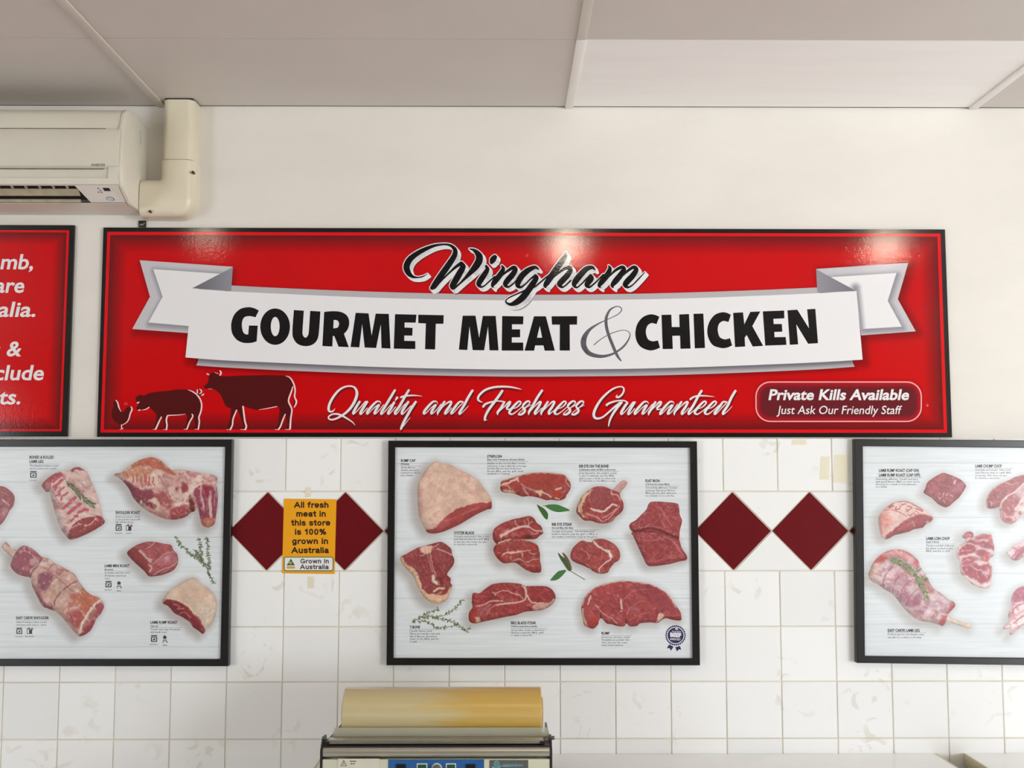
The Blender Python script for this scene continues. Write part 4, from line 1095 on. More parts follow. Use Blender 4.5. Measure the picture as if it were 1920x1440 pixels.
   ('l',[(540,50),(562,160),(590,260),(610,312)],9,(214,150,146)),('l',[(510,60),(540,170),(572,275)],7,(210,146,142),.9),('r',[(425,-10),(480,-40),(560,-35),(545,30),(480,55),(430,20)],(222,182,160)),('l',[(430,75),(480,60),(500,20)],8,(222,180,170),.8),
   ('r',[(562,312),(592,308),(605,365),(652,365),(668,418),(600,402),(572,382)],(230,206,190)),('l',[(585,492),(640,462),(705,456)],22,(226,196,160)),('l',[(600,540),(680,500)],12,(222,180,150),.8),('l',[(620,-15),(700,20),(760,50),(800,72)],9,(222,182,172)),('l',[(560,-20),(640,-60)],14,(222,182,172),.8),('r',[(650,330),(640,400),(700,440),(690,360)],(120,40,44),3,.7),('l',[(740,290),(700,320),(660,360)],8,(120,40,44),.8),('l',[(640,60),(720,100),(760,180)],6,(190,110,110),.5)]),
 dict(name='blade_steak', crop=kc, c=(166,60,60), edge=5, vein=.4, shade=.38, off=(-8,6),
  o=[(1045,515),(1120,515),(1180,470),(1260,415),(1350,395),(1430,390),(1520,395),(1600,405),(1660,430),(1760,430),(1850,430),(1920,440),(1975,475),(2008,530),(2012,580),(1980,640),(1900,695),(1820,718),(1720,725),(1650,735),(1550,770),(1440,790),(1300,820),(1160,850),(1080,870),(1020,860),(995,820),(1000,740),(1040,680),(1030,620)],
  f=[('l',[(1625,430),(1660,470),(1668,550),(1635,605),(1550,622),(1400,640),(1320,652)],18,(228,178,172)),('l',[(1662,440),(1680,540),(1730,612),(1820,632),(1900,632)],14,(228,184,174)),('l',[(1270,502),(1320,515),(1370,488),(1440,490),(1520,520),(1590,540),(1625,580)],8,(222,170,164)),('l',[(1310,540),(1290,510)],7,(222,170,164)),('l',[(1080,670),(1180,650),(1260,612),(1390,605)],12,(222,172,166)),('l',[(1320,650),(1240,700),(1205,765)],7,(216,160,156)),('l',[(1250,650),(1165,715),(1125,780)],7,(216,160,156)),('l',[(1550,460),(1590,430)],6,(210,150,146),.7),('l',[(1440,490),(1460,470)],6,(222,170,164),.8),
   ('r',[(1072,802),(1120,795),(1140,840),(1092,858)],(222,176,146)),('r',[(1755,650),(1830,640),(1845,700),(1760,712)],(214,160,138)),('r',[(1840,645),(1930,620),(2010,580),(1980,645),(1900,692),(1840,706)],(212,164,152)),('r',[(1150,670),(1260,660),(1240,740),(1140,790),(1080,740)],(172,92,100),4,.6),('r',[(1000,760),(1040,700),(1080,800),(1060,860),(1010,850)],(178,54,46),3,.6),('l',[(1180,470),(1260,418),(1350,398),(1520,398),(1610,410)],6,(206,120,110),.6)]),
 dict(name='rump_steak', crop=kd, c=(172,70,72), edge=5, vein=.22, shade=.34, off=(-5,5),
  o=[(500,640),(530,560),(580,500),(660,440),(760,400),(860,380),(960,362),(1080,370),(1200,385),(1320,410),(1420,460),(1500,520),(1560,600),(1640,720),(1655,770),(1650,825),(1560,820),(1480,800),(1430,820),(1380,855),(1300,850),(1180,860),(1140,890),(1060,895),(1020,860),(990,895),(910,890),(850,870),(790,860),(730,800),(700,830),(690,870),(640,920),(580,910),(530,880),(510,800),(495,720)],
  f=[('r',[(1110,400),(1320,420),(1480,530),(1600,700),(1560,740),(1400,680),(1250,560)],(156,66,76),5,.7),('l',[(505,650),(532,570),(582,505),(662,445),(760,404),(860,384),(960,366),(1080,374),(1200,389),(1320,414),(1420,464),(1500,525),(1600,665)],12,(230,200,186),.9),('l',[(512,700),(520,780),(545,850),(575,905)],26,(222,178,156)),
   ('l',[(600,540),(575,638)],12,(228,196,186)),('l',[(610,560),(590,600)],12,(228,196,186),.7),('l',[(660,650),(700,690),(735,735),(830,795),(912,858)],8,(216,160,154)),('l',[(665,660),(700,672)],12,(222,176,170),.8),('l',[(955,580),(968,690)],16,(228,196,188)),('l',[(950,720),(970,720)],12,(222,180,170),.8),('l',[(1060,510),(990,580),(970,610)],6,(212,150,146),.7),('l',[(1100,400),(1150,470),(1210,520),(1270,560),(1340,640)],7,(120,42,48),.75),('l',[(1170,470),(1270,465)],10,(196,130,134),.6),
   ('r',[(1400,738),(1455,770),(1440,800),(1370,858),(1385,790)],(222,182,170)),('l',[(720,750),(730,800),(790,850),(850,865),(910,885)],14,(130,44,48),.7),('l',[(1010,820),(1030,880)],18,(110,36,40),.8),('l',[(1150,860),(1180,830),(1300,830),(1380,820)],14,(138,48,50),.6),('l',[(1460,775),(1560,770),(1650,760)],7,(206,120,110),.7),('r',[(1460,785),(1640,775),(1650,825),(1480,805)],(146,48,52),2,.7),('l',[(1030,750),(1050,700)],7,(222,176,170),.8),('l',[(1060,690),(1150,620),(1240,590)],6,(196,116,118),.6),('r',[(1080,670),(1130,660),(1130,700),(1090,710)],(176,120,132),3,.6),('l',[(1180,750),(1280,730)],7,(206,140,138),.6),('l',[(720,745),(725,800)],12,(100,34,38),.7),('r',[(560,900),(640,780),(700,830),(640,915)],(186,54,50),4,.6)]),
]
caps2 = [
 ('RUMP CAP', 751.7, 779, 866.1, 5.2, ('(Picanha)', 15.6, 871.6), [('Great flavour', 27.3, 878.1), ('tender and juicy', 33.6, 883), ('roasted or sliced', 35.6, 887.8), ('into steaks.', 23.1, 892.8)]),
 ('STRIPLOIN', 913.4, 940.8, 858.3, 5.2, ('(New York, Porterhouse, Boneless Sirloin)', 69.5, 863.4), [('Similar to the Scotch fillet, tender', 71.9, 870.2), ('and juicy, it has a thin fat coverage', 73.4, 875.2), ('and has flavour and tenderness', 64, 880), ('for the BBQ, pan fry, grill, steak', 68, 885), ('sandwich or roasting.', 42.5, 889.8)]),
 ('OYSTER BLADE', 850.9, 889, 1001.6, 5.2, None, [('Versatile and tender. Has a rich', 65.6, 1007.5), ('juicy flavour ideal as a grill, BBQ,', 67.2, 1012.5), ('or pan fry, this steak can also', 61.7, 1017.5), ('be used in a casserole.', 45, 1022.3)]),
 ('RIB EYE ON THE BONE', 1085.9, 1141.1, 876.8, 5.6, ('(Cattlemans cutlet, rib fillet on the bone)', 67.8, 882.2), [('Dads favourite, the smaller cousin', 70.6, 888.5), ('to the Tomahawk, pan fry, BBQ', 65.4, 893.6), ('grill or sear a thick one then pull', 67.5, 898.5), ('the lid down on the BBQ to roast', 68.2, 903.3)]),
 ('FLAT IRON', 1210.2, 1236.9, 904.1, 5.2, ('(Cut from the Oyster Blade)', 45.2, 909.6), [('Something different. Tender', 60, 916), ('and juicy with great flavour.', 56.5, 921), ('BBQ, pan fry, grill, awesome', 58.2, 926), ('on a kebab or as a stir fry.', 54.1, 931)]),
 ('RIB EYE STEAK', 1034.7, 1073, 986, 5.6, ('(Scotch fillet, Rib fillet)', 40.4, 991.5), [('Popular and tender. This full flavoured', 80, 998), ('steak is ideal for pan fry, grill or BBQ, it', 85.6, 1003), ('also makes a fantastic roast in the piece', 84.8, 1008)]),
 ('T-BONE', 768.2, 787.7, 1178.2, 5.2, None, [('Popular Aussie steak.', 42.8, 1184.6), ('These are tender, rich and', 56.2, 1189.7), ('full of flavour. Excellent', 50.3, 1194.9), ('steak on the BBQ, pan fry', 54.6, 1199.6), ('or grill.', 13.6, 1204.8)]),
 ('BBQ BLADE STEAK', 958, 1005.5, 1170.6, 5.4, ('(Y-Bone steak, Bone in blade)', 49.2, 1176), [('Great value steak on the bone.', 64, 1182.9), ('Ideal as a pan fry, BBQ, grill', 60.7, 1187.8), ('or quite a casserole.', 40.7, 1192.6)]),
 ('RUMP', 1127.9, 1143, 1189.8, 5.0, None, [('Everyones favorite steak!', 53.3, 1196.3), ('Versatile as a steak, thin', 52.5, 1201.3), ('slice and stir fry, suits', 48.1, 1206.3), ('many meal solutions.', 41.2, 1211.2)]),
]
P2o = [(728.1, 826.2), (1307, 827.4), (1312.7, 1247.8), (724.5, 1247.7)]
P2i = [(741, 838.7), (1294.3, 839.4), (1299, 1234.7), (737.9, 1234.2)]
TINT2 = (224, 231, 236)
r2, sheet2 = chart('black framed beef cuts poster hanging centrally below the long red sign', P2o, P2i, meats2, caps2, 4, TINT2, (869, 1010, 1122))
GREEN = (66, 116, 66)
leaves('bay_leaves', ke, [([(775,577,8),(812,582,8)],(110,112,84)),([(700,560),(722,575),(780,608),(820,650),(836,690),(825,746),(790,725),(745,660),(712,600)],(60,104,56)),([(800,580),(860,562),(950,565),(1020,590),(1102,632),(1040,648),(950,655),(870,630)],(68,122,64))], sheet2)
leaves('bay_leaf_sprig', kd, [([(340,240,9),(400,270,8),(535,352,8)],(100,104,72)),([(225,40),(270,80),(330,125),(375,190),(382,240),(340,240),(290,170),(250,110)],(72,92,58)),([(275,45),(305,55),(350,120),(382,210),(372,240),(330,150)],(104,92,58)),([(320,243),(240,250),(190,290),(136,355),(150,363),(210,356),(270,312)],(74,124,72))], sheet2)
leaf_set('thyme_sprig', kc, [[(330,855,8),(440,792,7),(530,740,6),(645,698,5)],[(440,792,6),(560,790,5),(690,782,5),(760,740,5),(850,682,5),(922,590,5)],[(390,842,5),(520,860,5),(600,910,5),(700,915,5),(800,900,5),(870,880,5)],[(560,790,5),(690,820,5),(800,850,5),(860,890,5),(940,940,5),(970,968,5),(1012,900,5)]], 26, 4.6, (116,130,84), 3, sheet2)
# rosette badge in the corner
a = Art(PL(1.6)); bc = (1266.7, 1191.4)
t = np.linspace(0, 2 * np.pi, 144, endpoint=False)
rr = 18.7 + 1.0 * np.cos(t * 30)
a.poly(np.stack([bc[0] + rr * np.cos(t), bc[1] + rr * np.sin(t)], 1))
kz = (1235, 1160, 20.57)
a.poly(Z(kz, [(395,1005),(440,1010),(575,1085),(470,1240),(430,1145),(320,1135)]))
a.poly(Z(kz, [(640,1095),(720,1080),(820,1050),(872,1200),(790,1180),(700,1260)]))
bd = a.build('rosette_badge', M_navy, sheet2)
a = Art(PL(2.4)); t = np.linspace(0, 2 * np.pi, 60, endpoint=False)
ci = lambda r: np.stack([bc[0] + r * np.cos(t), bc[1] + .98 * r * np.sin(t)], 1)
a.poly(ci(16.6), [ci(15.0)[::-1]])
a.poly(cr(Z(kz, [(625,405),(650,370),(690,360),(715,385),(735,370),(742,410),(720,440),(690,425),(660,415)]), closed=True, step=.6))
lettering(a, 'BEEF', *(1235 + np.array((440, 872)) / 20.57), 1160 + 705/20.57, 8.4, bold=0.06, slope=0.05)
lettering(a, 'Australian', *(1235 + np.array((500, 862)) / 20.57), 1160 + 518/20.57, 3.6, shear=.2, slope=0.04)
lettering(a, '#GREATEST', *(1235 + np.array((435, 850)) / 20.57), 1160 + 818/20.57, 3.8, bold=0.02, slope=0.07)
a.build('lettering', M_badgewhite, bd)

# ---------------- left chart: lamb roasts
FATL = (214, 172, 164)
meats1 = [
 dict(name='lamb_roast_piece', crop=kf, c=(162,66,74), edge=6, vein=.3, o=[(-60,640),(0,625),(80,640),(170,700),(225,770),(240,840),(215,950),(160,1020),(120,1100),(60,1200),(0,1260),(-60,1260)],
  f=[('l',[(40,850),(90,890),(150,935)],20,(220,186,186),.8),('r',[(30,1000),(120,960),(140,1020),(60,1140),(20,1100)],(200,140,146),4,.7),('l',[(70,660),(120,760),(130,860)],8,(200,120,126),.6),('l',[(0,700),(60,760)],8,(200,120,126),.5)]),
 dict(name='rolled_lamb_leg', crop=kf, c=(216,178,172), mot=((222,190,176),12,.5), edge=9, shade=.4, off=(-12,3),
  o=[(680,610),(740,530),(850,440),(960,390),(1060,380),(1130,370),(1180,340),(1240,310),(1320,320),(1385,365),(1430,400),(1480,520),(1540,650),(1600,800),(1640,950),(1680,1120),(1715,1190),(1690,1250),(1600,1310),(1500,1370),(1350,1440),(1250,1480),(1150,1500),(1090,1450),(1000,1330),(930,1150),(880,980),(840,830),(800,720),(760,720),(710,670)],
  f=[('r',[(675,610),(740,530),(860,440),(960,395),(1010,430),(860,520),(830,620),(800,730),(760,722),(710,670)],(166,62,70)),('r',[(720,600),(790,560),(820,640),(780,700)],(206,150,146),3,.6)]
   + [('l',p,w,(192,64,84),.85) for p,w in (([(890,530),(1000,445)],44),([(800,520),(880,560)],30),([(880,640),(1020,520)],42),([(890,690),(930,640)],30),([(960,720),(1050,640)],34),([(920,790),(990,740)],22),([(1000,860),(1010,790)],26),([(1040,780),(1110,730)],26),([(1040,980),(1130,900),(1230,815)],54),([(1130,1060),(1210,990),(1300,920)],56),([(1225,1120),(1260,1110)],50),([(1290,1060),(1380,1010),(1440,1010)],44),([(1160,1190),(1200,1160)],34))]
   + [('l',[(1010,430),(1060,510)],24,(180,70,84),.7),('l',[(830,640),(870,740),(940,870),(1010,980),(1100,1090),(1150,1200)],7,(150,90,92),.5),
   ('r',[(1160,370),(1240,312),(1320,322),(1385,368),(1310,362),(1230,350),(1190,390)],(160,48,78)),('l',[(1220,600),(1400,595)],8,(196,132,124),.6),('l',[(1230,520),(1420,540)],5,(190,150,146),.6),('l',[(1280,660),(1500,670)],5,(190,150,146),.6),
   ('r',[(1100,1450),(1140,1340),(1230,1220),(1400,1140),(1540,1112),(1640,1130),(1710,1185),(1690,1255),(1600,1318),(1500,1375),(1350,1445),(1250,1485),(1150,1505)],(156,54,56)),('l',[(1105,1440),(1140,1335),(1230,1215),(1400,1130),(1540,1105)],12,(226,190,176),.8),('l',[(1130,1335),(1220,1290),(1300,1245),(1330,1250)],10,(222,180,166)),('l',[(1280,1230),(1310,1250)],12,(222,180,166)),('l',[(1385,1282),(1480,1245),(1560,1160)],13,(222,184,168)),('r',[(1380,1270),(1420,1265),(1400,1295)],(226,190,172)),('l',[(1560,1120),(1570,1170)],10,(214,160,150)),('l',[(1000,1200),(1100,1130)],6,(176,120,116),.5),('l',[(930,960),(945,970)],14,(120,60,60),.7)]),
 dict(name='lamb_shoulder', crop=kg, c=(218,186,172), mot=((196,116,122),11,.45), edge=7, shade=.42, off=(-8,9),
  o=[(120,440),(170,412),(240,400),(320,330),(440,250),(560,190),(700,150),(780,155),(880,195),(990,290),(1060,355),(1200,350),(1380,380),(1560,410),(1700,430),(1790,460),(1812,520),(1795,600),(1820,750),(1812,950),(1790,1100),(1770,1230),(1700,1290),(1640,1300),(1560,1260),(1530,1150),(1490,1000),(1430,1040),(1370,1060),(1310,1120),(1200,1160),(1060,1175),(920,1150),(760,1080),(640,1010),(540,930),(440,820),(370,680),(280,560),(200,490)],
  f=[('r',[(440,260),(560,195),(700,155),(790,165),(900,240),(1000,335),(1100,390),(1130,440),(1080,455),(950,390),(860,350),(760,345),(700,300),(580,310),(460,320),(360,370)],(192,98,72),3,.95),
   ('r',[(240,420),(340,370),(440,320),(600,320),(740,360),(720,430),(560,470),(420,470),(300,500)],(208,136,102),5,.85),('l',[(240,400),(250,460),(300,510),(400,570),(500,650),(620,690)],12,(228,190,172),.8),('l',[(440,250),(330,325),(250,400)],9,(226,196,180),.8),
   ('r',[(270,560),(330,540),(400,570),(500,650),(620,692),(740,695),(790,790),(740,830),(640,880),(560,920),(440,820),(370,680)],(142,58,72),3),
   ('r',[(800,760),(930,715),(1040,780),(1075,880),(1040,1000),(960,950),(890,920)],(172,80,80),4,.9),('l',[(790,760),(840,830),(890,930)],22,(160,60,52),.8),
   ('r',[(1030,1040),(1120,960),(1240,945),(1330,950),(1365,1010),(1340,1090),(1200,1160),(1060,1175),(1030,1100)],(168,72,74),3),('l',[(1060,1050),(1160,1110),(1200,1150)],5,(214,160,156),.7),('l',[(1120,980),(1220,1090),(1330,1060)],5,(214,160,156),.7),('l',[(1060,960),(1020,1060),(1070,1170)],8,(214,160,150),.7),
   ('r',[(620,890),(720,880),(800,935),(780,992),(680,960)],(138,44,46),3),('r',[(640,1000),(700,1000),(800,1060),(940,1100),(1050,1160),(920,1150),(760,1080)],(196,110,96),4,.7),('r',[(540,870),(580,860),(600,900),(560,920)],(226,196,170)),
   ('r',[(1425,690),(1540,590),(1680,610),(1790,650),(1818,800),(1805,1000),(1775,1150),(1560,1150),(1500,1000),(1440,850)],(152,62,82),3,.95),('l',[(1545,600),(1545,720),(1560,830),(1590,960)],24,(222,186,176),.85),('l',[(1690,720),(1690,900),(1700,1000),(1710,1150)],46,(226,196,190),.85),('l',[(1735,590),(1770,660),(1795,800)],14,(214,180,190),.8),('l',[(1760,750),(1770,950)],14,(206,160,176),.6),('r',[(1580,640),(1680,650),(1670,800),(1590,780)],(156,40,58),4,.8),('l',[(1560,640),(1620,800),(1650,1000)],6,(222,180,176),.7),
   ('r',[(1560,1165),(1680,1140),(1770,1165),(1765,1240),(1700,1290),(1640,1305),(1560,1260)],(196,108,92),3),('r',[(1610,1210),(1700,1190),(1720,1240),(1650,1290)],(206,136,116),3,.8),('r',[(1350,820),(1375,770),(1420,850),(1440,960),(1430,1040),(1370,1050)],(112,40,36),3),('l',[(1270,880),(1290,800),(1370,720),(1450,640),(1560,580)],22,(228,204,190),.9),('l',[(1400,760),(1450,840)],14,(206,176,172),.7),
   ('r',[(1225,590),(1270,560),(1335,620),(1320,700),(1240,745)],(166,66,66),3),('r',[(1118,665),(1168,635),(1155,710)],(170,70,72),2),('r',[(1160,460),(1260,420),(1240,480),(1160,540)],(190,110,120),4,.8),('r',[(1340,400),(1480,420),(1440,480),(1360,440)],(196,106,118),4,.8),('r',[(1310,520),(1390,500),(1370,590),(1320,570)],(196,130,146),4,.7),('r',[(1100,900),(1180,870),(1240,910),(1200,950),(1120,940)],(226,204,196),4,.8),('l',[(1780,470),(1800,520)],18,(176,120,130),.7),('l',[(1100,360),(1200,352),(1380,384),(1540,408)],8,(206,170,150),.7)]
   + [('l',p,20,(190,66,52),.75) for p in ([(430,440),(440,560)],[(490,440),(500,555)],[(560,480),(580,640)],[(620,430),(620,560)],[(650,450),(640,610)],[(700,460),(690,620)],[(760,480),(760,570)],[(770,590),(790,600)],[(330,430),(350,470)])]
   + [('l',p,10,(190,90,100),.7) for p in ([(850,460),(860,500),(850,540)],[(890,500),(900,560)],[(920,440),(930,500)],[(860,580),(880,575)])]),
 dict(name='carved_shoulder_bone', crop=kh, c=(206,166,152), edge=2, o=[(25,170),(40,125),(75,108),(110,140),(150,190),(215,215),(210,270),(160,300),(80,235)], f=[('l',[(70,112),(110,150),(190,210)],12,(166,90,84),.7)]),
 dict(name='lamb_easy_carve_shoulder', crop=kh, lay=2, c=(204,154,140), mot=((212,170,156),9,.5), edge=8, shade=.4, off=(-12,6),
  o=[(215,200),(290,150),(380,180),(450,230),(510,285),(600,310),(670,365),(760,410),(850,460),(920,510),(960,580),(1010,650),(1060,710),(1130,760),(1200,780),(1250,820),(1278,890),(1240,980),(1190,1040),(1165,1090),(1120,1180),(1050,1240),(975,1265),(930,1230),(850,1140),(770,1040),(680,960),(600,930),(520,890),(460,780),(400,660),(370,550),(300,530),(200,490),(130,400),(160,300)],
  f=[('r',[(210,200),(290,148),(380,178),(450,228),(505,290),(480,370),(380,440),(372,540),(300,535),(200,495),(125,400),(160,300)],(154,58,74),3,.95),('l',[(200,215),(300,220),(360,240),(440,300)],12,(206,150,150),.7),('r',[(370,330),(440,290),(480,330),(430,400),(370,380)],(206,160,160),4,.8),('r',[(300,410),(360,400),(350,450),(320,450)],(196,130,124),4,.6),('l',[(340,170),(440,250)],8,(196,120,130),.7),
   ('r',[(395,470),(460,420),(560,430),(600,480),(500,500),(420,560),(400,640)],(212,164,148),4,.8),('r',[(480,510),(560,480),(630,500),(655,560),(560,690),(500,700),(470,620)],(140,60,84),4,.9),('r',[(372,600),(440,690),(500,760),(545,850),(640,880),(662,945),(600,935),(520,895),(450,780)],(142,48,58),4,.9),('r',[(540,740),(640,620),(760,580),(800,650),(700,760),(640,850),(560,820)],(206,162,142),5,.7),
   ('r',[(880,740),(960,740),(1040,710),(1130,760),(1200,790),(1140,900),(1050,1010),(1000,930),(980,860),(900,830)],(198,98,62),5,.85),('r',[(820,980),(960,940),(1030,1010),(1000,1110),(940,1165),(870,1090)],(172,64,60),5,.85),('r',[(670,860),(740,760),(830,700),(850,800),(790,960),(740,1000),(690,940)],(206,168,150),5,.8),
   ('l',[(1245,812),(1160,880),(1070,1000),(1010,1110),(972,1245)],24,(230,206,192)),('r',[(1175,880),(1230,855),(1280,890),(1245,980),(1192,1045),(1150,1010),(1180,950)],(176,74,86),2),('r',[(1130,960),(1170,920),(1180,1000),(1150,1050),(1080,1130),(1010,1190),(1040,1100)],(170,96,94),3,.8),('r',[(1000,1210),(1080,1120),(1150,1060),(1168,1095),(1120,1185),(1050,1245),(975,1268)],(168,62,72),2),
   ('l',[(480,400),(560,440),(700,545),(820,650),(880,700),(960,745),(1060,835),(1140,905)],8,(150,84,82),.8),('l',[(372,545),(400,460),(480,380),(520,292)],14,(130,52,60),.7),('l',[(540,745),(600,640),(690,540),(780,450)],10,(150,84,82),.75),('l',[(662,880),(700,780),(820,655),(930,590)],14,(130,66,66),.75),('l',[(590,450),(640,390),(680,365)],10,(150,84,82),.7),('l',[(760,1000),(790,920),(880,860),(960,740),(1010,660)],7,(170,96,86),.6)]
   + [('l',p,12,(186,70,60),.7) for p in ([(850,920),(860,850),(880,910),(890,850)],[(905,850),(915,900)],[(935,850),(940,900),(965,860)],[(870,760),(880,790)],[(900,750),(910,780)])]),
 dict(name='lamb_mini_roast', crop=ki, c=(176,80,84), edge=6, shade=.4, off=(-10,6), vein=.2,
  o=[(365,290),(420,235),(500,190),(600,162),(700,165),(800,185),(880,200),(910,260),(950,300),(965,370),(950,440),(900,500),(800,545),(700,565),(620,565),(560,500),(470,420),(400,350)],
  f=[('r',[(360,290),(420,240),(500,250),(560,320),(610,400),(620,480),(618,568),(560,505),(470,425),(395,350)],(152,56,58),3),('r',[(740,360),(790,310),(860,285),(950,310),(965,380),(880,410),(740,440)],(192,112,124),6,.8),('r',[(800,350),(850,330),(870,370),(820,385)],(214,170,178),4,.8),('l',[(520,270),(560,310),(590,350),(640,390)],26,(206,184,184),.85),('l',[(630,360),(655,375)],14,(222,196,190),.8),('l',[(620,430),(650,470),(625,520)],18,(218,184,176),.85),('l',[(580,250),(640,210),(690,170)],10,(210,160,160),.8),('l',[(660,430),(760,350),(800,300),(900,285),(950,300)],8,(214,166,166),.8),('l',[(680,548),(780,490),(870,455),(920,430),(955,390)],10,(216,176,170),.85),('l',[(760,530),(860,490)],8,(200,140,136),.7)]),
 dict(name='lamb_rump_roast', crop=ki, c=(224,196,174), mot=((214,172,146),10,.5), edge=10, shade=.42, off=(-9,8),
  o=[(1130,582),(1190,600),(1240,660),(1330,720),(1400,810),(1420,900),(1400,1030),(1350,1140),(1290,1180),(1280,1220),(1250,1242),(1200,1205),(1140,1165),(1090,1100),(1000,1040),(920,1000),(850,920),(790,890),(785,840),(840,760),(920,700),(1020,630)],
  f=[('r',[(780,870),(825,835),(920,850),(1020,890),(1090,935),(1140,1010),(1210,1065),(1260,1140),(1285,1215),(1250,1248),(1200,1210),(1140,1170),(1090,1105),(1000,1045),(920,1005),(840,930)],(152,48,54),2),('l',[(790,860),(840,828),(920,842),(1020,880),(1100,930),(1150,1005)],12,(232,206,190),.8),('l',[(910,890),(980,920),(960,950),(1030,945)],7,(214,160,156),.8),('l',[(980,1010),(1040,990),(1110,1050)],7,(214,160,156),.8),('l',[(1090,1080),(1125,1150)],6,(206,140,140),.8),('l',[(1230,1180),(1280,1220)],12,(200,120,90),.6),('r',[(1230,900),(1400,900),(1390,1040),(1300,1170),(1240,1050)],(228,212,196),14,.7)]),
]
caps1 = [
 ([('BONED & ROLLED', 100.8, 860), ('LAMB LEG', 81.4, 868)], 55.3, 0, 0, 5.6, None, [('The family boneless roast', 54, 874.9), ('can be seasoned or plain', 50.5, 879.9)], [('oven', 56.5, 883.3, 12.2, 12.5, 'ROAST')]),
 ('SHOULDER ROAST', 216.6, 262.8, 963.8, 5.6, None, [('Juicy and sweet, slow', 45.8, 970.6), ('cook and the meat will', 46, 975.6), ('fall off the bone.', 34.4, 980.5)], [('oven', 216.8, 982.6, 11.3, 12.4, 'ROAST'), ('pot', 235, 982.4, 13, 12.6, 'SLOW')]),
 ('LAMB MINI ROAST', 196, 243, 1063.5, 5.4, ('(Rosettes)', 16, 1069.5), [('A tender and lean trim,', 48, 1075.6), ('30 minute mid week', 40.7, 1081), ('roast.', 10.4, 1086.1)], [('oven', 197.6, 1089.3, 11.5, 12, 'ROAST'), ('bbq', 218.6, 1089, 10, 14, 'BBQ')]),
 ('LAMB RUMP ROAST', 282.2, 332.5, 1169.6, 5.4, ('(Cap on)', 13.6, 1175.4), [('Tender and easy, 30 minute', 56, 1181.6), ('mid week roast', 30.3, 1186.7)], [('oven', 283, 1190.9, 11.6, 12.6, 'ROAST'), ('bbq', 304.5, 1190.5, 10, 14.4, 'BBQ')]),
 ('EASY CARVE SHOULDER', 30.3, 91.7, 1161.2, 5.4, None, [('Same boneless rolled, tender', 58, 1167.8), ('and juicy and easy to carve.', 57.3, 1173)], [('oven', 30.6, 1177, 11, 11.7, 'ROAST'), ('pot', 49, 1176.2, 13, 12.4, 'BRAISE')]),
]
WP = 579.0
P1o = [(435.4 - WP, 823.8), (435.4, 823.8), (427.9, 1249.4), (427.9 - WP - 5, 1249.2)]
P1i = [(422 - WP + 26, 837.6), (421.8, 837.7), (412.6, 1236.2), (412.6 - WP + 20, 1236.0)]
r1, sheet1 = chart('black framed lamb roasts poster below the air conditioner and smaller red sign', P1o, P1i, meats1, caps1, 11, TINT2, (843, 904, 1007.5, 1110, 1213))
leaf_set('rosemary_sprig', kf, [[(1075,540,8),(1200,650,8),(1330,790,8),(1450,890,8),(1530,935,6)]], 95, 9, (96,110,74), 8, sheet1, stemcol=(150,150,120), needles=True)
leaf_set('thyme_sprig', ki, [[(920,100,6),(1000,200,6),(1100,290,7),(1230,380,8),(1300,470,8),(1350,580,8),(1390,655,8)],[(1195,110,5),(1220,200,5),(1240,300,6),(1240,380,6)],[(1295,100,5),(1310,220,5),(1320,330,5),(1325,420,6),(1330,500,6)],[(1140,250,5),(1200,320,5),(1250,400,6)]], 34, 5.2, (110,126,92), 4, sheet1)

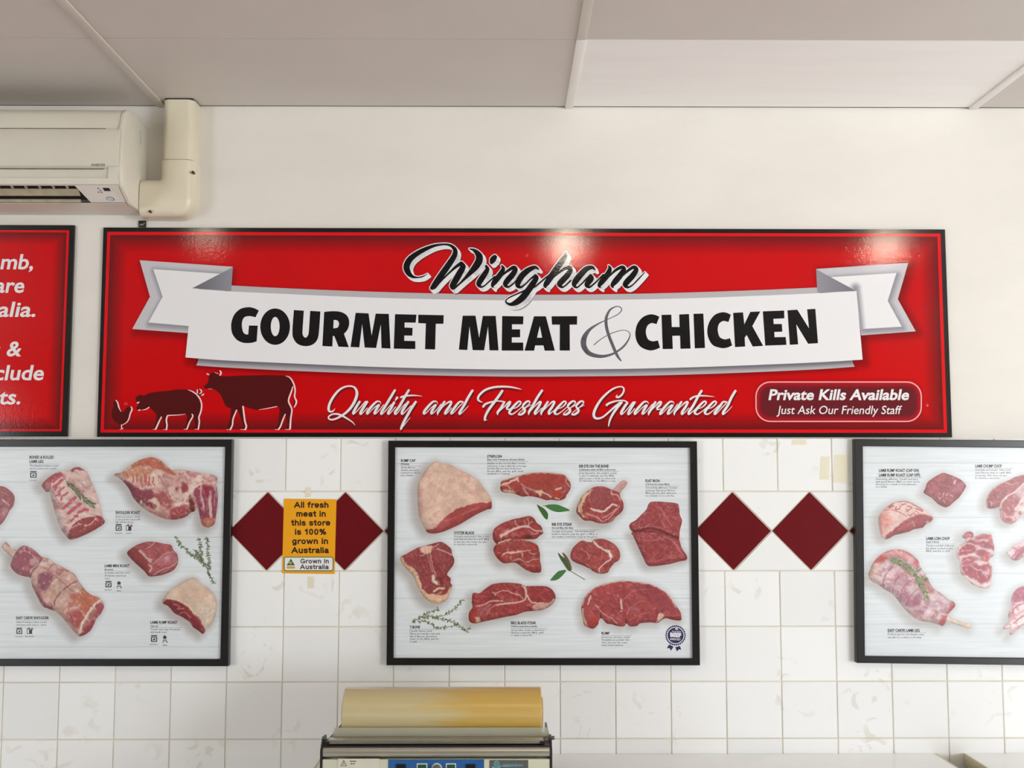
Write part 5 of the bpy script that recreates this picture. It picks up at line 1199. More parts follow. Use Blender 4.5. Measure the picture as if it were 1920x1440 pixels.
# ---------------- right chart: lamb chops and roasts
MV = (206, 172, 182)
meats3 = [
 dict(name='lamb_rump_cap_off', crop=kj, c=(172,92,98), edge=7, shade=.3, off=(-6,6),
  o=[(1380,145),(1450,160),(1580,210),(1690,270),(1755,350),(1740,400),(1700,470),(1640,550),(1560,620),(1480,690),(1410,708),(1320,670),(1250,610),(1200,560),(1120,510),(1060,465),(1090,400),(1120,310),(1200,240),(1300,180)],
  f=[('r',[(1540,440),(1600,350),(1690,290),(1740,340),(1640,440),(1560,500)],(186,112,136),7,.8),('l',[(1545,310),(1590,270)],16,(226,196,204),.8),('r',[(1560,270),(1600,280),(1575,330),(1550,310)],(226,196,200),2,.6)]
   + [('l',p,12,(226,186,188),.75) for p in ([(1295,540),(1330,575)],[(1340,560),(1320,580)],[(1395,470),(1380,540)],[(1450,480),(1430,520)],[(1390,590),(1410,640)],[(1440,560),(1445,570)],[(1330,480),(1300,500)],[(1500,510),(1540,530)])]
   + [('l',[(1080,440),(1130,420),(1230,420)],6,(120,50,60),.5),('l',[(1110,470),(1190,500),(1210,560)],8,(206,150,150),.6)]),
 dict(name='lamb_rump_cap_on', crop=kj, c=(230,200,194), mot=((222,176,168),9,.5), edge=6, shade=.34, off=(-9,4),
  o=[(560,640),(660,610),(780,605),(900,650),(1040,730),(1150,810),(1215,880),(1190,940),(1100,990),(1050,1040),(980,1055),(900,1070),(820,1110),(700,1140),(580,1170),(500,1220),(430,1230),(370,1190),(345,1080),(320,940),(340,840),(400,760),(470,690)],
  f=[('r',[(325,870),(410,770),(470,760),(470,830),(560,890),(540,990),(430,1100),(365,1170),(330,1000)],(216,144,136),7,.85),
   ('r',[(450,1205),(480,1140),(600,1050),(680,990),(760,930),(900,850),(1020,820),(1120,838),(1220,885),(1190,940),(1110,985),(1050,1045),(980,1060),(820,1115),(700,1145),(580,1175),(500,1225),(440,1235)],(172,86,92),2),('l',[(700,960),(800,920),(960,940)],8,(186,120,136),.7),('l',[(880,940),(920,1030)],7,(222,180,180),.8),('l',[(800,980),(900,960)],6,(222,180,180),.6),('l',[(660,1080),(700,1040)],5,(222,180,180),.6),('r',[(1090,980),(1110,930),(1160,940),(1130,1000)],(230,210,206),2,.8),('l',[(480,1150),(580,1070),(660,1010)],8,(196,110,112),.6)]
   + [('l',p,w,(182,72,72),.8) for p,w in (([(420,752),(520,742),(640,778),(740,830),(800,860)],9),([(480,700),(600,630),(720,612),(850,640),(950,690),(1045,750)],12),([(500,710),(560,680)],24),([(610,700),(600,740),(660,740),(690,690)],16),([(710,670),(760,655)],18),([(790,690),(850,700),(870,730)],16),([(770,740),(800,770),(840,740)],14),([(820,830),(850,850),(880,810)],12),([(900,800),(920,830)],12),([(940,770),(980,800)],12),([(930,720),(990,750),(1050,770)],14))]),
 dict(name='lamb_leg_bone', crop=kk, c=(228,208,192), edge=2, shade=.25, off=(-3,6), o=[(1160,1095),(1300,1150),(1440,1195),(1500,1200),(1528,1250),(1490,1278),(1400,1252),(1280,1212),(1150,1165)], f=[('l',[(1180,1150),(1300,1200),(1480,1262)],14,(206,168,150),.5)]),
 dict(name='lamb_easy_carve_leg', crop=kk, lay=2, c=(212,182,190), mot=((176,122,140),10,.6), edge=9, shade=.3, off=(-10,8),
  o=[(65,520),(90,430),(130,350),(190,270),(280,200),(400,155),(500,150),(600,175),(700,240),(770,310),(800,400),(850,480),(900,560),(950,650),(1010,720),(1100,780),(1200,860),(1270,895),(1297,950),(1230,1035),(1185,1090),(1170,1170),(1120,1240),(1060,1220),(940,1190),(800,1165),(700,1110),(620,1040),(540,950),(480,870),(410,790),(330,740),(280,710),(200,650),(110,600)],
  f=[('r',[(130,350),(190,270),(260,225),(340,290),(240,330),(170,345)],(206,82,76),4,.9),('r',[(280,200),(400,160),(500,155),(620,190),(740,290),(795,400),(700,340),(600,280),(450,215),(330,250)],(220,150,146),6,.85),('l',[(300,190),(400,170),(420,180)],10,(200,90,90),.7),('l',[(490,165),(600,190),(700,260),(760,340)],10,(200,90,92),.7),('r',[(690,340),(740,310),(780,400),(740,410)],(206,86,88),4,.7),('r',[(640,290),(700,280),(690,350),(620,350)],(232,206,206),5,.7),
   ('r',[(75,510),(110,400),(180,360),(240,380),(190,470),(170,590),(110,590)],(222,184,166),8,.8),('r',[(430,500),(500,480),(500,540),(440,560)],(190,110,118),5,.7),('r',[(420,720),(520,720),(540,800),(480,830)],(180,120,136),6,.7),('r',[(540,780),(640,760),(660,880),(600,930)],(166,104,124),7,.8),('r',[(640,880),(740,800),(800,880),(780,960),(660,970)],(166,98,120),7,.85),('r',[(770,1020),(850,1000),(860,1060),(800,1070)],(168,104,130),5,.8),('r',[(830,960),(980,930),(1130,940),(1000,980)],(190,150,170),6,.7),('r',[(560,640),(620,590),(640,660),(570,720)],(186,126,146),6,.7),
   ('r',[(600,1000),(700,980),(760,1080),(900,1120),(1060,1160),(1060,1215),(800,1165),(690,1105)],(226,192,184),9,.7),('r',[(1010,730),(1100,790),(1220,870),(1200,940),(1100,900),(960,820)],(222,200,206),7,.7),('l',[(1020,725),(1100,790),(1210,880)],8,(190,130,140),.7),
   ('l',[(282,700),(280,620),(300,530),(345,460),(425,355)],11,(160,98,108),.85),('l',[(412,780),(410,680),(440,600),(520,510),(570,480)],11,(160,98,108),.85),('l',[(522,870),(530,770),(570,680),(640,620),(690,590)],11,(164,100,110),.85),('l',[(600,960),(620,880),(690,780),(760,720)],11,(164,100,110),.85),
   ('r',[(1255,890),(1300,950),(1235,1040),(1180,1092),(1172,1170),(1120,1245),(1055,1222),(1100,1110),(1180,1050),(1210,960)],(196,100,104),3),('l',[(1060,1070),(1180,1080)],12,(232,206,206),.7),('l',[(410,335),(560,430),(700,575),(800,690),(850,770)],16,(196,106,108),.75),('r',[(860,640),(930,660),(990,740),(930,760),(870,700)],(182,112,100),6,.8),('r',[(800,570),(880,560),(900,610),(820,620)],(180,110,104),5,.7)]),
 dict(name='lamb_loin_chop', crop=kl, c=(228,204,206), edge=4, shade=.28, off=(-10,6),
  o=[(240,1050),(310,1000),(370,1020),(392,1070),(470,1035),(560,1035),(612,1040),(630,1130),(645,1200),(640,1310),(592,1350),(580,1400),(612,1440),(625,1495),(612,1610),(602,1690),(560,1735),(490,1735),(380,1695),(290,1625),(220,1550),(200,1460),(200,1400),(160,1330),(165,1250),(200,1180),(250,1150),(280,1110),(240,1090)],
  f=[('r',[(250,1060),(310,1005),(370,1025),(375,1080),(320,1080),(270,1100)],(178,92,104),2),('l',[(270,1080),(310,1050),(350,1060)],8,(222,180,186),.7),('r',[(400,1080),(480,1042),(560,1045),(600,1060),(560,1100),(440,1110)],(178,88,100),3),('r',[(280,1130),(360,1105),(420,1140),(560,1130),(640,1200),(640,1235),(560,1225),(430,1185),(320,1150)],(166,78,92),3),('r',[(570,1080),(612,1050),(622,1150),(580,1160)],(200,96,96),3,.9),
   ('r',[(200,1245),(250,1180),(340,1160),(405,1195),(400,1260),(340,1290),(250,1310),(190,1320)],(176,80,90),3),('l',[(240,1260),(300,1245),(350,1250)],7,(222,176,180),.8),('l',[(200,1230),(280,1170),(380,1170),(415,1210)],8,(230,206,208),.8),('r',[(420,1240),(500,1240),(600,1280),(560,1300),(490,1340),(410,1290)],(176,84,96),3),('r',[(490,1340),(560,1290),(590,1330),(560,1400),(510,1390)],(206,84,80),4,.9),('r',[(380,1320),(470,1350),(480,1380),(400,1370)],(160,84,100),3,.8),
   ('r',[(225,1400),(260,1345),(330,1322),(390,1345),(392,1400),(330,1430),(250,1440)],(178,88,98),3),('l',[(240,1400),(300,1370),(340,1385)],6,(226,190,190),.8),('r',[(235,1450),(330,1435),(390,1420),(470,1440),(560,1420),(612,1470),(600,1600),(560,1660),(480,1680),(400,1630),(290,1570),(240,1520)],(170,80,92),3),('l',[(350,1450),(420,1495),(490,1510),(540,1560)],9,(228,196,200),.9),('r',[(480,1530),(540,1500),(590,1480),(580,1560),(500,1560)],(222,176,182),3,.8),('l',[(400,1400),(470,1395),(560,1410)],9,(230,204,206),.8)]),
 dict(name='lamb_chump_chop', crop=kl, c=(170,82,86), edge=5, shade=.34, off=(-8,4),
  o=[(540,620),(570,520),(650,430),(760,370),(850,340),(930,300),(1060,285),(1100,380),(950,480),(830,560),(740,640),(700,690),(600,712),(550,690)],
  f=[('l',[(548,690),(552,570),(640,440),(760,372),(820,350)],20,(230,208,206),.9),('l',[(780,380),(880,400),(960,370)],8,(222,186,184),.7),('l',[(600,620),(620,680)],8,(222,180,176),.7),('l',[(620,650),(740,610)],7,(220,170,164),.6),('l',[(780,560),(850,500)],14,(214,150,150),.6)]),
 dict(name='lamb_chump_chop', crop=kl, lay=2, c=(222,190,190), edge=5, shade=.36, off=(-9,5),
  o=[(718,700),(735,620),(800,550),(900,490),(1029,370),(1100,310),(1110,760),(1029,760),(960,840),(870,912),(780,890),(730,830)],
  f=[('r',[(755,650),(800,570),(880,518),(950,545),(985,600),(920,720),(880,800),(800,805),(745,720)],(170,84,86),3),('r',[(735,690),(770,760),(800,850),(770,870),(735,800)],(190,100,110),3,.8),('l',[(724,700),(745,622),(810,552),(910,492),(1029,380)],18,(236,218,216),.9),('r',[(920,500),(1029,420),(1029,540),(940,580),(890,570)],(190,140,152),6,.7),('r',[(800,830),(870,840),(860,890),(800,880)],(160,56,64),4,.8),('r',[(960,640),(990,640),(985,670)],(170,70,90),2,.8),('r',[(960,760),(990,740),(1000,790),(970,800)],(160,60,80),2,.8),('l',[(920,720),(990,620),(1029,560)],30,(228,200,200),.8)]),
 dict(name='lamb_neck_chop', crop=kl, c=(218,184,192), edge=4, shade=.34, off=(-6,6), o=[(800,1285),(850,1240),(900,1185),(960,1150),(1029,1120),(1100,1090),(1100,1330),(1029,1330),(960,1372),(880,1372)],
  f=[('r',[(880,1340),(930,1250),(1029,1195),(1100,1160),(1100,1290),(1029,1290),(930,1370)],(176,86,104),3),('r',[(810,1285),(880,1230),(900,1260),(860,1330)],(226,208,212),3,.8),('l',[(900,1340),(960,1260)],8,(226,190,196),.7)]),
 dict(name='lamb_rack_cutlets', crop=km, c=(230,204,210), edge=3, shade=.3, off=(-8,7),
  o=[(840,440),(880,350),(960,290),(1060,270),(1110,300),(1110,760),(1000,800),(920,870),(850,935),(812,930),(828,850),(740,866),(724,835),(800,760),(792,680),(830,560)],
  f=[('r',[(842,440),(890,345),(970,292),(1060,285),(1110,330),(1110,470),(1000,480),(920,500),(850,490)],(182,92,116),3),('l',[(735,850),(800,780),(880,690),(1010,610),(1100,560)],28,(218,160,172),.8),('l',[(832,925),(890,860),(1000,800),(1100,750)],30,(216,158,168),.85),('l',[(850,640),(880,580),(960,530),(1040,500)],22,(190,96,116),.85),('l',[(840,620),(860,520)],16,(196,110,128),.8),('l',[(870,780),(940,720),(1040,660)],18,(190,100,118),.8),('l',[(850,820),(960,780),(1060,700)],22,(236,226,228),.8)]),
]
caps3 = [
 ([('LAMB RUMP ROAST (CAP ON)', 1722.9, 885), ('LAMB RUMP ROAST (CAP OFF)', 1725.2, 893.6)], 1648, 0, 0, 5.8, None, []),
 ('', 1642, 1648, 885, 4, None, [('Something different. Tender and juicy', 79.6, 900), ('with great flavour. BBQ or roast, can be', 82.7, 904.7), ('sliced up for a steak or it is awesome', 76.8, 909.5), ('on a kebab.', 21.8, 914.2)]),
 ('LAMB LOIN CHOP', 1736.6, 1780.7, 1012.4, 5.6, ('(Lamb T-Bone)', 24, 1017.8), [('Tender and full of flavour', 52.9, 1024.7), ('Excellent cooked on the', 49.8, 1029.9), ('BBQ, pan fry or grill', 44.1, 1034.6)]),
 ('LAMB CHUMP CHOP', 1828.7, 1878.6, 876.5, 5.6, None, [('Versatile and tender. Has a rich', 66.3, 882.8), ('juicy flavour ideal as a grill, BBQ', 67.3, 887.9), ('or pan fry. This chop can also', 59.8, 893), ('be used in a casserole.', 45.9, 897.9)]),
 ('EASY CARVE LAMB LEG', 1664.6, 1724.3, 1184.9, 5.8, None, [('Perfect size for the family roast,', 68.6, 1191), ('can also be cooked on the bbq.', 63.3, 1196.5)]),
]
P3o = [(1602.6, 823), (1602.6 + 577, 827.8), (1607 + 581, 1250.9), (1607, 1243.2)]
P3i = [(1618.2, 836.6), (1618.2 + 548, 842), (1622.2 + 553, 1237.2), (1622.2, 1230.3)]
r3, sheet3 = chart('black framed lamb chops and leg poster right of the maroon diamond tiles', P3o, P3i, meats3, caps3, 23, TINT2, (868, 970, 1075, 1170))
leaf_set('rosemary_sprig', kk, [[(345,285,8),(480,330,8),(600,400,8),(700,500,9),(790,620,9),(870,760,9),(885,835,7)],[(720,470,6),(760,440,6)],[(800,600,6),(860,560,6)]], 120, 9.5, (128,142,104), 9, sheet3, stemcol=(170,172,120), needles=True)
# ------------------------------------------------------------------ split air conditioner
M_acw = mat('aged_white_plastic', (222, 217, 203), rough=0.38, var=0.05, vscale=5)
M_acp = mat('aged_white_front_plastic', (216, 211, 198), rough=0.42, var=0.05, vscale=7)
M_dark = mat('dark_vent_interior', (22, 19, 17), rough=0.7)
M_vane = mat('dusty_vane_plastic', (176, 166, 142), rough=0.5, var=0.25, vscale=30)
M_dust = mat('grey_dust', (120, 112, 98), rough=0.95, var=0.4, vscale=60)
M_ctrl = mat('control_panel_plastic', (226, 222, 216), rough=0.4)
M_ctrl_dark = mat('control_window', (44, 36, 38), rough=0.25)
M_btn = mat('grey_button', (196, 202, 206), rough=0.3)
M_txt = mat('dark_grey_lettering', (70, 68, 70), rough=0.5)
M_bluetxt = mat('faint_blue_lettering', (168, 190, 200), rough=0.5)

AX1 = WX(277.5, 300, 0.0)           # right end of the unit
AX0 = AX1 - 0.86
ztop = WZ(277, 240, 0.0)
def prof(d):
    """outline of the cabinet, depth in front of the wall and height below the top, d = inset"""
    return [(0.0, 0.0), (0.150, 0.0), (0.172, -0.006), (0.188, -0.024), (0.194, -0.06), (0.199, -0.11), (0.200, -0.17), (0.196, -0.200), (0.1885, -0.2165), (0.130, -0.2465), (0.115, -0.2493), (0.06, -0.2493), (0.0, -0.2493)]
ac = thing('air_conditioner', 'aged white wall mounted air conditioner below the ceiling at far left', 'air conditioner')
def extrude(name, pr, x0, x1, m, parent, bevel=0.0, smooth=True):
    bm = bmesh.new()
    a = [bm.verts.new((x0, -d, ztop + z)) for d, z in pr]; b = [bm.verts.new((x1, -d, ztop + z)) for d, z in pr]
    n = len(pr)
    for i in range(n): bm.faces.new((a[i], a[(i+1) % n], b[(i+1) % n], b[i]))
    fa, fb = bm.faces.new(a[::-1]), bm.faces.new(b)
    if bevel: bmesh.ops.bevel(bm, geom=list({e for f in (fa, fb) for e in f.edges}), offset=bevel, segments=3, affect='EDGES', profile=0.5)
    return from_bm(name, bm, m, parent, smooth)
P0 = prof(0)
# cabinet with a mouth cut for the air outlet: built as right cheek, main body behind, chin
CH = 0.013
extrude('end_cap', P0, AX1 - CH, AX1, M_acw, ac, bevel=0.005)
core = [(0.0, -0.001), (0.150, -0.001), (0.171, -0.007), (0.185, -0.024), (0.188, -0.06), (0.188, -0.204), (0.176, -0.2045), (0.118, -0.2345), (0.10, -0.243), (0.0, -0.245)]
extrude('housing', core, AX0, AX1 - CH - 0.0003, M_acw, ac)
# front grille panel standing proud, starting below the top band
pan = [(0.188, -0.064), (0.196, -0.0655), (0.202, -0.074), (0.2045, -0.115), (0.2045, -0.166), (0.198, -0.1695), (0.193, -0.1715), (0.193, -0.1955), (0.200, -0.198), (0.196, -0.213), (0.188, -0.2155)]
fp = extrude('front_panel', pan, AX0, AX1 - CH + 0.004, M_acp, ac, bevel=0.0015)
chin = [(0.128, -0.2468), (0.1285, -0.2485), (0.06, -0.2495), (0.0, -0.2495), (0.0, -0.2455), (0.06, -0.244), (0.115, -0.2395)]
extrude('chin', chin, AX0, AX1 - CH - 0.0003, M_acw, ac)
# closing end of the groove under the panel
xg = WX(203, 330, -0.197)
box('groove_end', xg, AX1 - CH + 0.003, -0.2000, -0.190, ztop - 0.1985, ztop - 0.166, M_acp, fp, bevel=0.0012)
# outlet: dark throat, fins, two vanes
xr = WX(146, 370, -0.18)
thr = [(0.184, -0.2075), (0.1255, -0.2375), (0.120, -0.235), (0.178, -0.205)]
extrude('outlet', thr, AX0, AX1 - CH - 0.001, M_dark, ac, smooth=False)
def on_slope(t, lift): return (0.1885 - 0.0585 * t + lift * 0.456, -0.2165 - 0.03 * t - lift * 0.89)
xx = xr - 0.03
while xx > AX0 + 0.05:
    extrude('fin', [on_slope(.02, -.002), on_slope(.24, -.002), on_slope(.24, -.009), on_slope(.02, -.009)], xx - 0.0018, xx + 0.0018, M_vane, ac, smooth=False); xx -= 0.036
def vane(t0, t1, l0, l1, xe):
    extrude('vane', [on_slope(t0, l0), on_slope(t1, l1), on_slope(t1, l1 - 0.002), on_slope(t0, l0 - 0.002)], AX0 + 0.01, xe, M_vane, ac, smooth=False)
vane(0.28, 0.60, -0.006, -0.001, xr - 0.004)
vane(0.86, 0.975, -0.003, 0.0005, xr - 0.010)
# dust lines along the ledges
for d, z, w in ((0.1882, -0.0628, 0.0022), (0.1935, -0.1725, 0.0018)):
    box('dust_line', AX0, AX1 - 0.05, -d - 0.0022, -d, ztop + z - w / 2, ztop + z + w / 2, M_dust, fp)
# sloping control panel at the right of the outlet
def slope_quad(name, px, m, parent, lift):
    """quad on the sloping face below the front panel"""
    n0 = (0.1885, -0.2165); n1 = (0.130, -0.2465)
    pts = []
    for x, t in px:
        d = n0[0] + (n1[0] - n0[0]) * t + lift * 0.456; z = n0[1] + (n1[1] - n0[1]) * t - lift * 0.89
        pts.append((x, -d, ztop + z))
    bk = [(p[0], p[1] + 0.0025, p[2] + 0.005) for p in pts]
    n = len(pts)
    return link_mesh(name, pts + bk, [tuple(range(n))[::-1], tuple(range(n, 2*n))] + [(i, (i+1) % n, n + (i+1) % n, n + i) for i in range(n)], m, parent)
cx = lambda px: WX(px, 370, -0.178)
cp = slope_quad('control_panel', [(cx(143), 0.0), (cx(206), 0.0), (cx(221), 0.98), (cx(158), 0.98)], M_ctrl, ac, 0.0)
slope_quad('cheek_fillet', [(cx(206.6), 0.0), (AX1 - CH - 0.0003, 0.0), (AX1 - CH - 0.0003, 0.99), (cx(221.6), 0.99)], M_acw, ac, 0.0)
slope_quad('display', [(cx(193), 0.10), (cx(205), 0.10), (cx(206), 0.28), (cx(194), 0.28)], M_ctrl_dark, cp, 0.0006)
for px, t in ((184.5, .10), (186.5, .22), (182, .33), (187.5, .33)):
    slope_quad('indicator', [(cx(px - 1.2), t), (cx(px + 1.2), t), (cx(px + 1.4), t + .045), (cx(px - 1), t + .045)], M_ctrl_dark, cp, 0.0006)
tt = np.linspace(0, 2*np.pi, 20, endpoint=False)
bq = slope_quad('button_ring', [(cx(198 + 7.3*math.cos(t)), 0.76 + .13*math.sin(t)) for t in tt], M_ctrl_dark, cp, 0.0005)
slope_quad('button', [(cx(198 + 6.2*math.cos(t)), 0.755 + .11*math.sin(t)) for t in tt], M_btn, cp, 0.0016)
a = Art(-0.2048)
lettering(a, 'INVERTER', 170.5, 196.8, 311.6, 4.6, bold=0.01, shear=0.25)
a.build('lettering', M_txt, fp)
# faint blue mark on the end of the unit (runs front to back on the cheek)
v, f = glyphs('KAZE', 0.01, 2)
vv = [(AX1 + 0.0004, -0.062 - q[1] * 0.011, ztop - 0.030 - q[0] * 0.011) for q in v]
link_mesh('lettering', vv, f, M_bluetxt, ac)
set_base(ac, ((AX0 + AX1) / 2, 0.0, ztop - 0.2495))

# ------------------------------------------------------------------ pipe trunking beside it
M_duct = mat('cream_trunking_plastic', (222, 214, 192), rough=0.3, var=0.04, vscale=6)
duct = thing('pipe_trunking', 'cream plastic pipe trunking with elbow running from air conditioner to ceiling', 'trunking')
dx0, dx1 = WX(303.5, 250, -0.066), WX(377, 250, 0.0) - 0.003
zj = WZ(345, 300, -0.066)
ex0, ex1 = dx0 - 0.004, dx1 + 0.004
zb, zt = WZ(330, 404, -0.069), WZ(280, 334, -0.069)
xl = AX1 + 0.002
def arc(cx_, cz_, r, a0, a1, n=8):
    return [(cx_ + r * math.cos(math.radians(a0 + (a1 - a0) * i / n)), cz_ + r * math.sin(math.radians(a0 + (a1 - a0) * i / n))) for i in range(n + 1)]
def sweep(name, path, width, depth, r, m, parent):
    """rounded trunking section carried along a path in the wall plane: path rows are (x, z, tangent angle)"""
    sec = [(-width/2, 0.0005)]
    for k in range(7):
        t = math.radians(180 - 90 * k / 6); sec.append((-width/2 + r + r * math.cos(t), depth - r + r * math.sin(t)))
    for k in range(7):
        t = math.radians(90 - 90 * k / 6); sec.append((width/2 - r + r * math.cos(t), depth - r + r * math.sin(t)))
    sec.append((width/2, 0.0005))
    bm = bmesh.new(); R = []
    for x, z, a in path:
        nx_, nz_ = -math.sin(a), math.cos(a)
        R.append([bm.verts.new((x + nx_ * s_, -d, z + nz_ * s_)) for s_, d in sec])
    n = len(sec)
    for a_, b_ in zip(R[:-1], R[1:]):
        for i in range(n): bm.faces.new((a_[i], a_[(i+1) % n], b_[(i+1) % n], b_[i]))
    bm.faces.new(R[0]); bm.faces.new(R[-1][::-1])
    return from_bm(name, bm, m, parent, smooth=True)
def loft(name, rows, depth, r, m, parent):
    """trunking fitting: every row joins a point of the inner edge to a point of the outer edge"""
    bm = bmesh.new(); R = []
    for (xi, zi), (xo, zo) in rows:
        w = math.hypot(xo - xi, zo - zi); sec = [(0.0, 0.0005)]
        for k in range(7):
            t = math.radians(180 - 90 * k / 6); sec.append(((r + r * math.cos(t)) / w, depth - r + r * math.sin(t)))
        for k in range(7):
            t = math.radians(90 - 90 * k / 6); sec.append((1 - (r - r * math.cos(t)) / w, depth - r + r * math.sin(t)))
        sec.append((1.0, 0.0005))
        R.append([bm.verts.new((xi + (xo - xi) * s_, -d, zi + (zo - zi) * s_)) for s_, d in sec])
    n = len(R[0])
    for a_, b_ in zip(R[:-1], R[1:]):
        for i in range(n): bm.faces.new((a_[i], a_[(i+1) % n], b_[(i+1) % n], b_[i]))
    bm.faces.new(R[0]); bm.faces.new(R[-1][::-1])
    return from_bm(name, bm, m, parent, smooth=True)
sweep('upright', [((dx0 + dx1) / 2, zj + 0.002, math.pi / 2), ((dx0 + dx1) / 2, CEIL - 0.004, math.pi / 2)], dx1 - dx0, 0.066, 0.020, M_duct, duct)
ri, ro = 0.007, 0.047
inn = [(xl, zt), (ex0 - ri, zt)] + [(ex0 - ri + ri * math.sin(t), zt + ri - ri * math.cos(t)) for t in np.linspace(0, math.pi / 2, 15)] + [(ex0, zj)]
oarc = [(ex0 - ri + 0.02, zb), ((ex0 + ex1) / 2, zb)] + [(ex1 - ro + ro * math.sin(t), zb + ro - ro * math.cos(t)) for t in np.linspace(0, math.pi / 2, 11)] + [(ex1, (zb + ro + zt) / 2 + .01), (ex1, zt)]
out = [(xl, zb), (ex0 - ri, zb)] + oarc + [(ex1, zj)]
el = loft('elbow', list(zip(inn, out)), 0.0695, 0.026, M_duct, duct)
for px, py in ((362.5, 323.5), (282, 397)):
    w = wall_points([(px, py)], -0.066)[0]
    cyl('screw', (w[0], -0.058, w[2]), (w[0], -0.0712, w[2]), 0.0036, M_ctrl_dark, duct, n=14)
# sealing crack at the ceiling
box('ceiling_collar', dx0 + 0.006, dx1 - 0.004, -0.0640, -0.001, CEIL - 0.0040, CEIL - 0.0005, M_dark, duct)
set_base(duct, ((dx0 + dx1) / 2, 0.0, zb))

# black strap showing between the unit and the long sign
w0, w1 = WX(259.5, 420, -0.006), WX(273, 420, -0.006)
strap = box('cable_strap', w0, w1, -0.006, -0.0006, WZ(266, 426, -0.006) + 0.0005, WZ(266, 413.5, -0.006), mat('black_strap', (24, 22, 22), rough=0.6), None, bevel=0.0008)
tag(strap, 'short black strap on wall between air conditioner corner and long red sign', 'strap')
a = Art(-0.0063)
for p, q in (((262, 423), (265, 420)), ((265, 420), (267, 422.5)), ((267, 422.5), (271, 417.5))):
    a.stroke([(p[0], p[1], .9), (q[0], q[1], .9)], nc=6)
a.build('white_mark', mat('white_scratch', (190, 188, 184), rough=.6), strap)
# ------------------------------------------------------------------ orange notice taped to the tiles
YN = -0.0075
M_orange = mat('orange_card', (240, 166, 14), rough=0.35)
M_nwhite = mat('white_card_print', (234, 236, 236), rough=0.35)
M_nblack = mat('black_card_print', (38, 22, 20), rough=0.35)
M_ngreen = mat('green_card_print', (20, 112, 84), rough=0.35)
M_ngold = mat('gold_card_print', (214, 168, 70), rough=0.35)
kn = (520, 920, 8.467)
note = thing('notice_card', 'orange notice card stuck over two maroon diamond tiles', 'notice')
slab('card', Z(kn, [(105,127),(940,137),(908,1322),(75,1312)]), YN + 0.0006, YN, M_orange, note)
def arcp(cx_, cy_, rx, ry, a0, a1, n=9):
    return [(cx_ + rx * math.cos(math.radians(a0 + (a1 - a0) * i / (n - 1))), cy_ + ry * math.sin(math.radians(a0 + (a1 - a0) * i / (n - 1)))) for i in range(n)]
X = 0.72; R_ = 0.27                    # x-height, bowl radius (cap height 1)
bowl = arcp(.27, .36, .25, .33, 0, 360, 17)
GROT = {  # width, strokes (centre lines, y up)
 'A': (.80, [[(.04,0),(.40,.97)],[(.40,.97),(.76,0)],[(.17,.34),(.63,.34)]]), 'l': (.14, [[(.07,.02),(.07,.98)]]),
 'f': (.36, [arcp(.34,.80,.19,.17,90,180,5)+[(.15,.02)],[(0,.66),(.33,.66)]]), 'r': (.36, [[(.08,.02),(.08,.66)],arcp(.34,.34,.26,.32,180,80,6)]),
 'e': (.54, [[(.05,.36),(.49,.36)],arcp(.27,.36,.22,.32,0,318,14)]), 's': (.50, [arcp(.25,.52,.19,.155,25,270,9)+arcp(.25,.20,.20,.165,90,-155,9)]),
 'h': (.54, [[(.08,.02),(.08,.98)],arcp(.27,.42,.19,.26,180,0,8)+[(.46,.02)]]), 'n': (.54, [[(.08,.02),(.08,.68)],arcp(.27,.42,.19,.26,180,0,8)+[(.46,.02)]]),
 'm': (.82, [[(.08,.02),(.08,.68)],arcp(.245,.45,.165,.23,180,0,7)+[(.41,.02)],arcp(.575,.45,.165,.23,180,0,7)+[(.74,.02)]]),
 'a': (.52, [arcp(.25,.48,.18,.2,155,0,7)+[(.43,.1),(.47,.02)],arcp(.23,.20,.18,.155,70,345,10),[(.20,.37),(.43,.42)]]),
 't': (.32, [[(.16,.92),(.16,.18),(.20,.06),(.31,.05)],[(0,.66),(.31,.66)]]), 'i': (.14, [[(.07,.02),(.07,.68)],[(.07,.90),(.07,.97)]]),
 'o': (.56, [arcp(.28,.35,.21,.31,0,360,15)]), '1': (.42, [[(.28,0.02),(.28,.96)],[(.28,.92),(.06,.72)]]), '0': (.56, [arcp(.28,.49,.19,.45,0,360,15)]),
 '%': (.86, [arcp(.19,.74,.13,.2,0,360,11),arcp(.67,.24,.13,.2,0,360,11),[(.25,-.02),(.61,1.0)]]), 'g': (.56, [arcp(.26,.36,.19,.31,0,360,13),[(.46,.68),(.46,-.08)]+arcp(.27,-.08,.19,.15,0,-150,6)]),
 'w': (.78, [[(.04,.70),(.21,.02)],[(.21,.02),(.39,.68)],[(.39,.68),(.57,.02)],[(.57,.02),(.74,.70)]]), 'u': (.54, [[(.08,.70)]+arcp(.27,.28,.19,.25,180,360,8)+[(.46,.70)],[(.46,.3),(.46,.02)]]),
 'G': (.80, [arcp(.41,.49,.34,.46,48,335,14)+[(.74,.44)],[(.44,.44),(.76,.44)],[(.73,.44),(.73,.14)]]), ' ': (.26, []),
}
def grotesque(art, txt, x0, x1, base, cap, wt):
    tot = sum(GROT[c][0] + .12 for c in txt) - .12
    k = (x1 - x0) / tot; x = x0
    for c in txt:
        w_, st_ = GROT[c]
        for s_ in st_:
            P = [(x + q[0] * k, base - q[1] * cap, wt * cap) for q in s_]
            art.stroke(P if len(P) > 3 or len(P) == 2 else P, nc=8, step=.7)
        x += (w_ + .12) * k
a = Art(YN - 0.0002)
